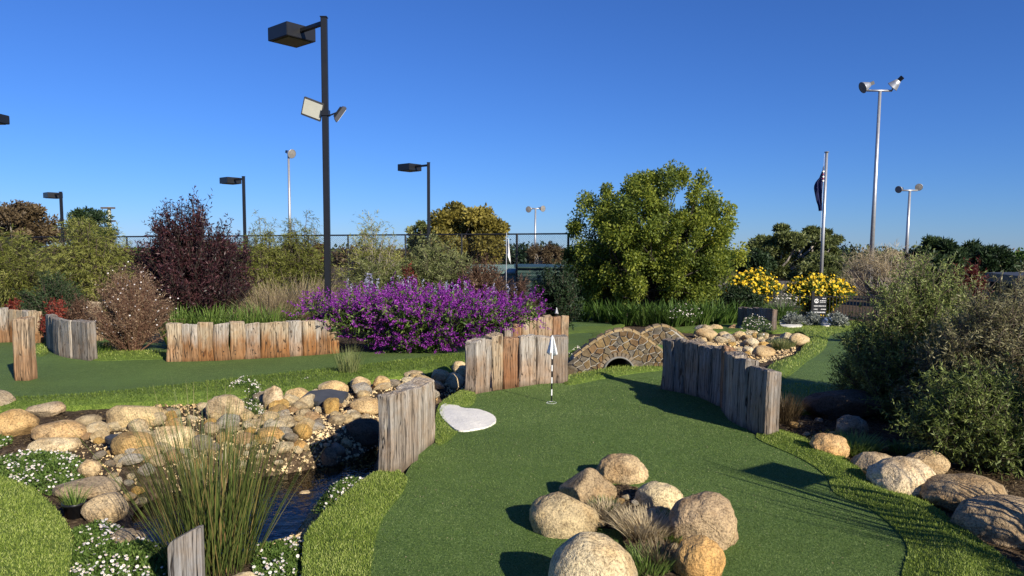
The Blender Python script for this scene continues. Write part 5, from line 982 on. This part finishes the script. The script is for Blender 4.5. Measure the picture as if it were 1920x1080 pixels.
tree('gum_tree', 'broad dark gum tree behind the flag pole', (1395, 405, 1588, 528), 60, 60, 42000, .34, .12, L_OLIV, .17, 207, .15, .4, 2, BARKP, .75, group=gd, cz=.35, squash=.5, tmean=.45, csd=.12)
tree('gum_tree', 'low dark tree left of the gum tree', (1375, 458, 1455, 550), 50, 34, 16000, .26, .1, L_DARK, .25, 208, .2, .2, 1, BARK, .6, group=gd, tmean=.6)
tree('gum_tree', 'dark foliage low behind the right yellow bush', (1470, 478, 1610, 570), 48, 40, 20000, .26, .1, L_OLIV, .2, 209, .2, .2, 2, BARK, .6, group=gd, tmean=.4)
tree('bare_tree', 'pale leafless twiggy tree behind the big right shrub', (1570, 452, 1745, 570), 30, 150, 4200, .36, .016, L_DRY, .16, 210, .1, .1, 4, BARKP, .5, group=gd, tmean=.9, dens=1.3)
tree('conifer_tree', 'dark green conifer hedge tree above the big right shrub', (1700, 428, 1822, 570), 36, 70, 34000, .28, .09, L_DARK, .24, 211, .2, .2, 1, BARKD, .6, group=gd, cz=.3, tmean=.7, up=.6)
tree('conifer_tree', 'lower dark green conifer right of the taller one', (1778, 445, 1905, 570), 38, 70, 34000, .28, .09, L_DARK, .24, 212, .2, .2, 1, BARKD, .6, group=gd, cz=.3, tmean=.6, up=.6)
shrub('red_bush', 'reddish bush behind the big right shrub', 'bush', (1770, 488, 1860, 0), 14, 50, 18, 10, .08, .025, L_RED, TWIG, tl=.3, seed=213, tmean=.02, tsd=.12)
for i, (b, l) in enumerate([((-140, 425, 40, 560), 'dark hedge tree at the far left behind the fence'), ((230, 440, 480, 560), 'olive hedge tree hidden behind the plum bush'), ((1080, 470, 1300, 570), 'dark hedge tree behind the big tree')]):
    tree('hedge_tree', l, b, 38, 40, 8000, .26, .12, L_OLIV if i else L_DARK, .2, 220 + i, .2, .2, 2, BARKD, .6, group=gd, tmean=.3)

TL = ['far dark treetop at the left frame edge', 'far olive treetop behind the left weeping shrub', 'far brownish treetop behind the plum bush', 'far pale treetop right of the plum bush', 'far dark treetop left of the main lamp post', 'far olive treetop right of the main lamp post', 'far brownish treetop behind the airy pale shrub', 'far pale treetop under the golden tree',
      'far dark treetop behind the green shed', 'far olive treetop behind the left of the big tree', 'far brownish treetop behind the right of the big tree', 'far pale treetop left of the gum tree', 'far dark treetop right of the flag pole', 'far olive treetop under the tallest mast', 'far brownish treetop behind the conifers', 'far pale treetop behind the pavilion']
for i in range(16):
    px = -120 + i * 138; w = 95 + (i * 37) % 50; top = (470 if i < 9 else 478) + (i * 29) % 7
    tree('treeline_tree', TL[i], (px - w, top, px + w, 500), 95 + (i * 17) % 30, 26, 6000, .6, .35, [L_DARK, L_OLIV, L_BRN, L_GRN][i % 4], .22, 300 + i, .2, .3, 1, BARKD, .6, group='far treeline behind the course', tmean=.2)
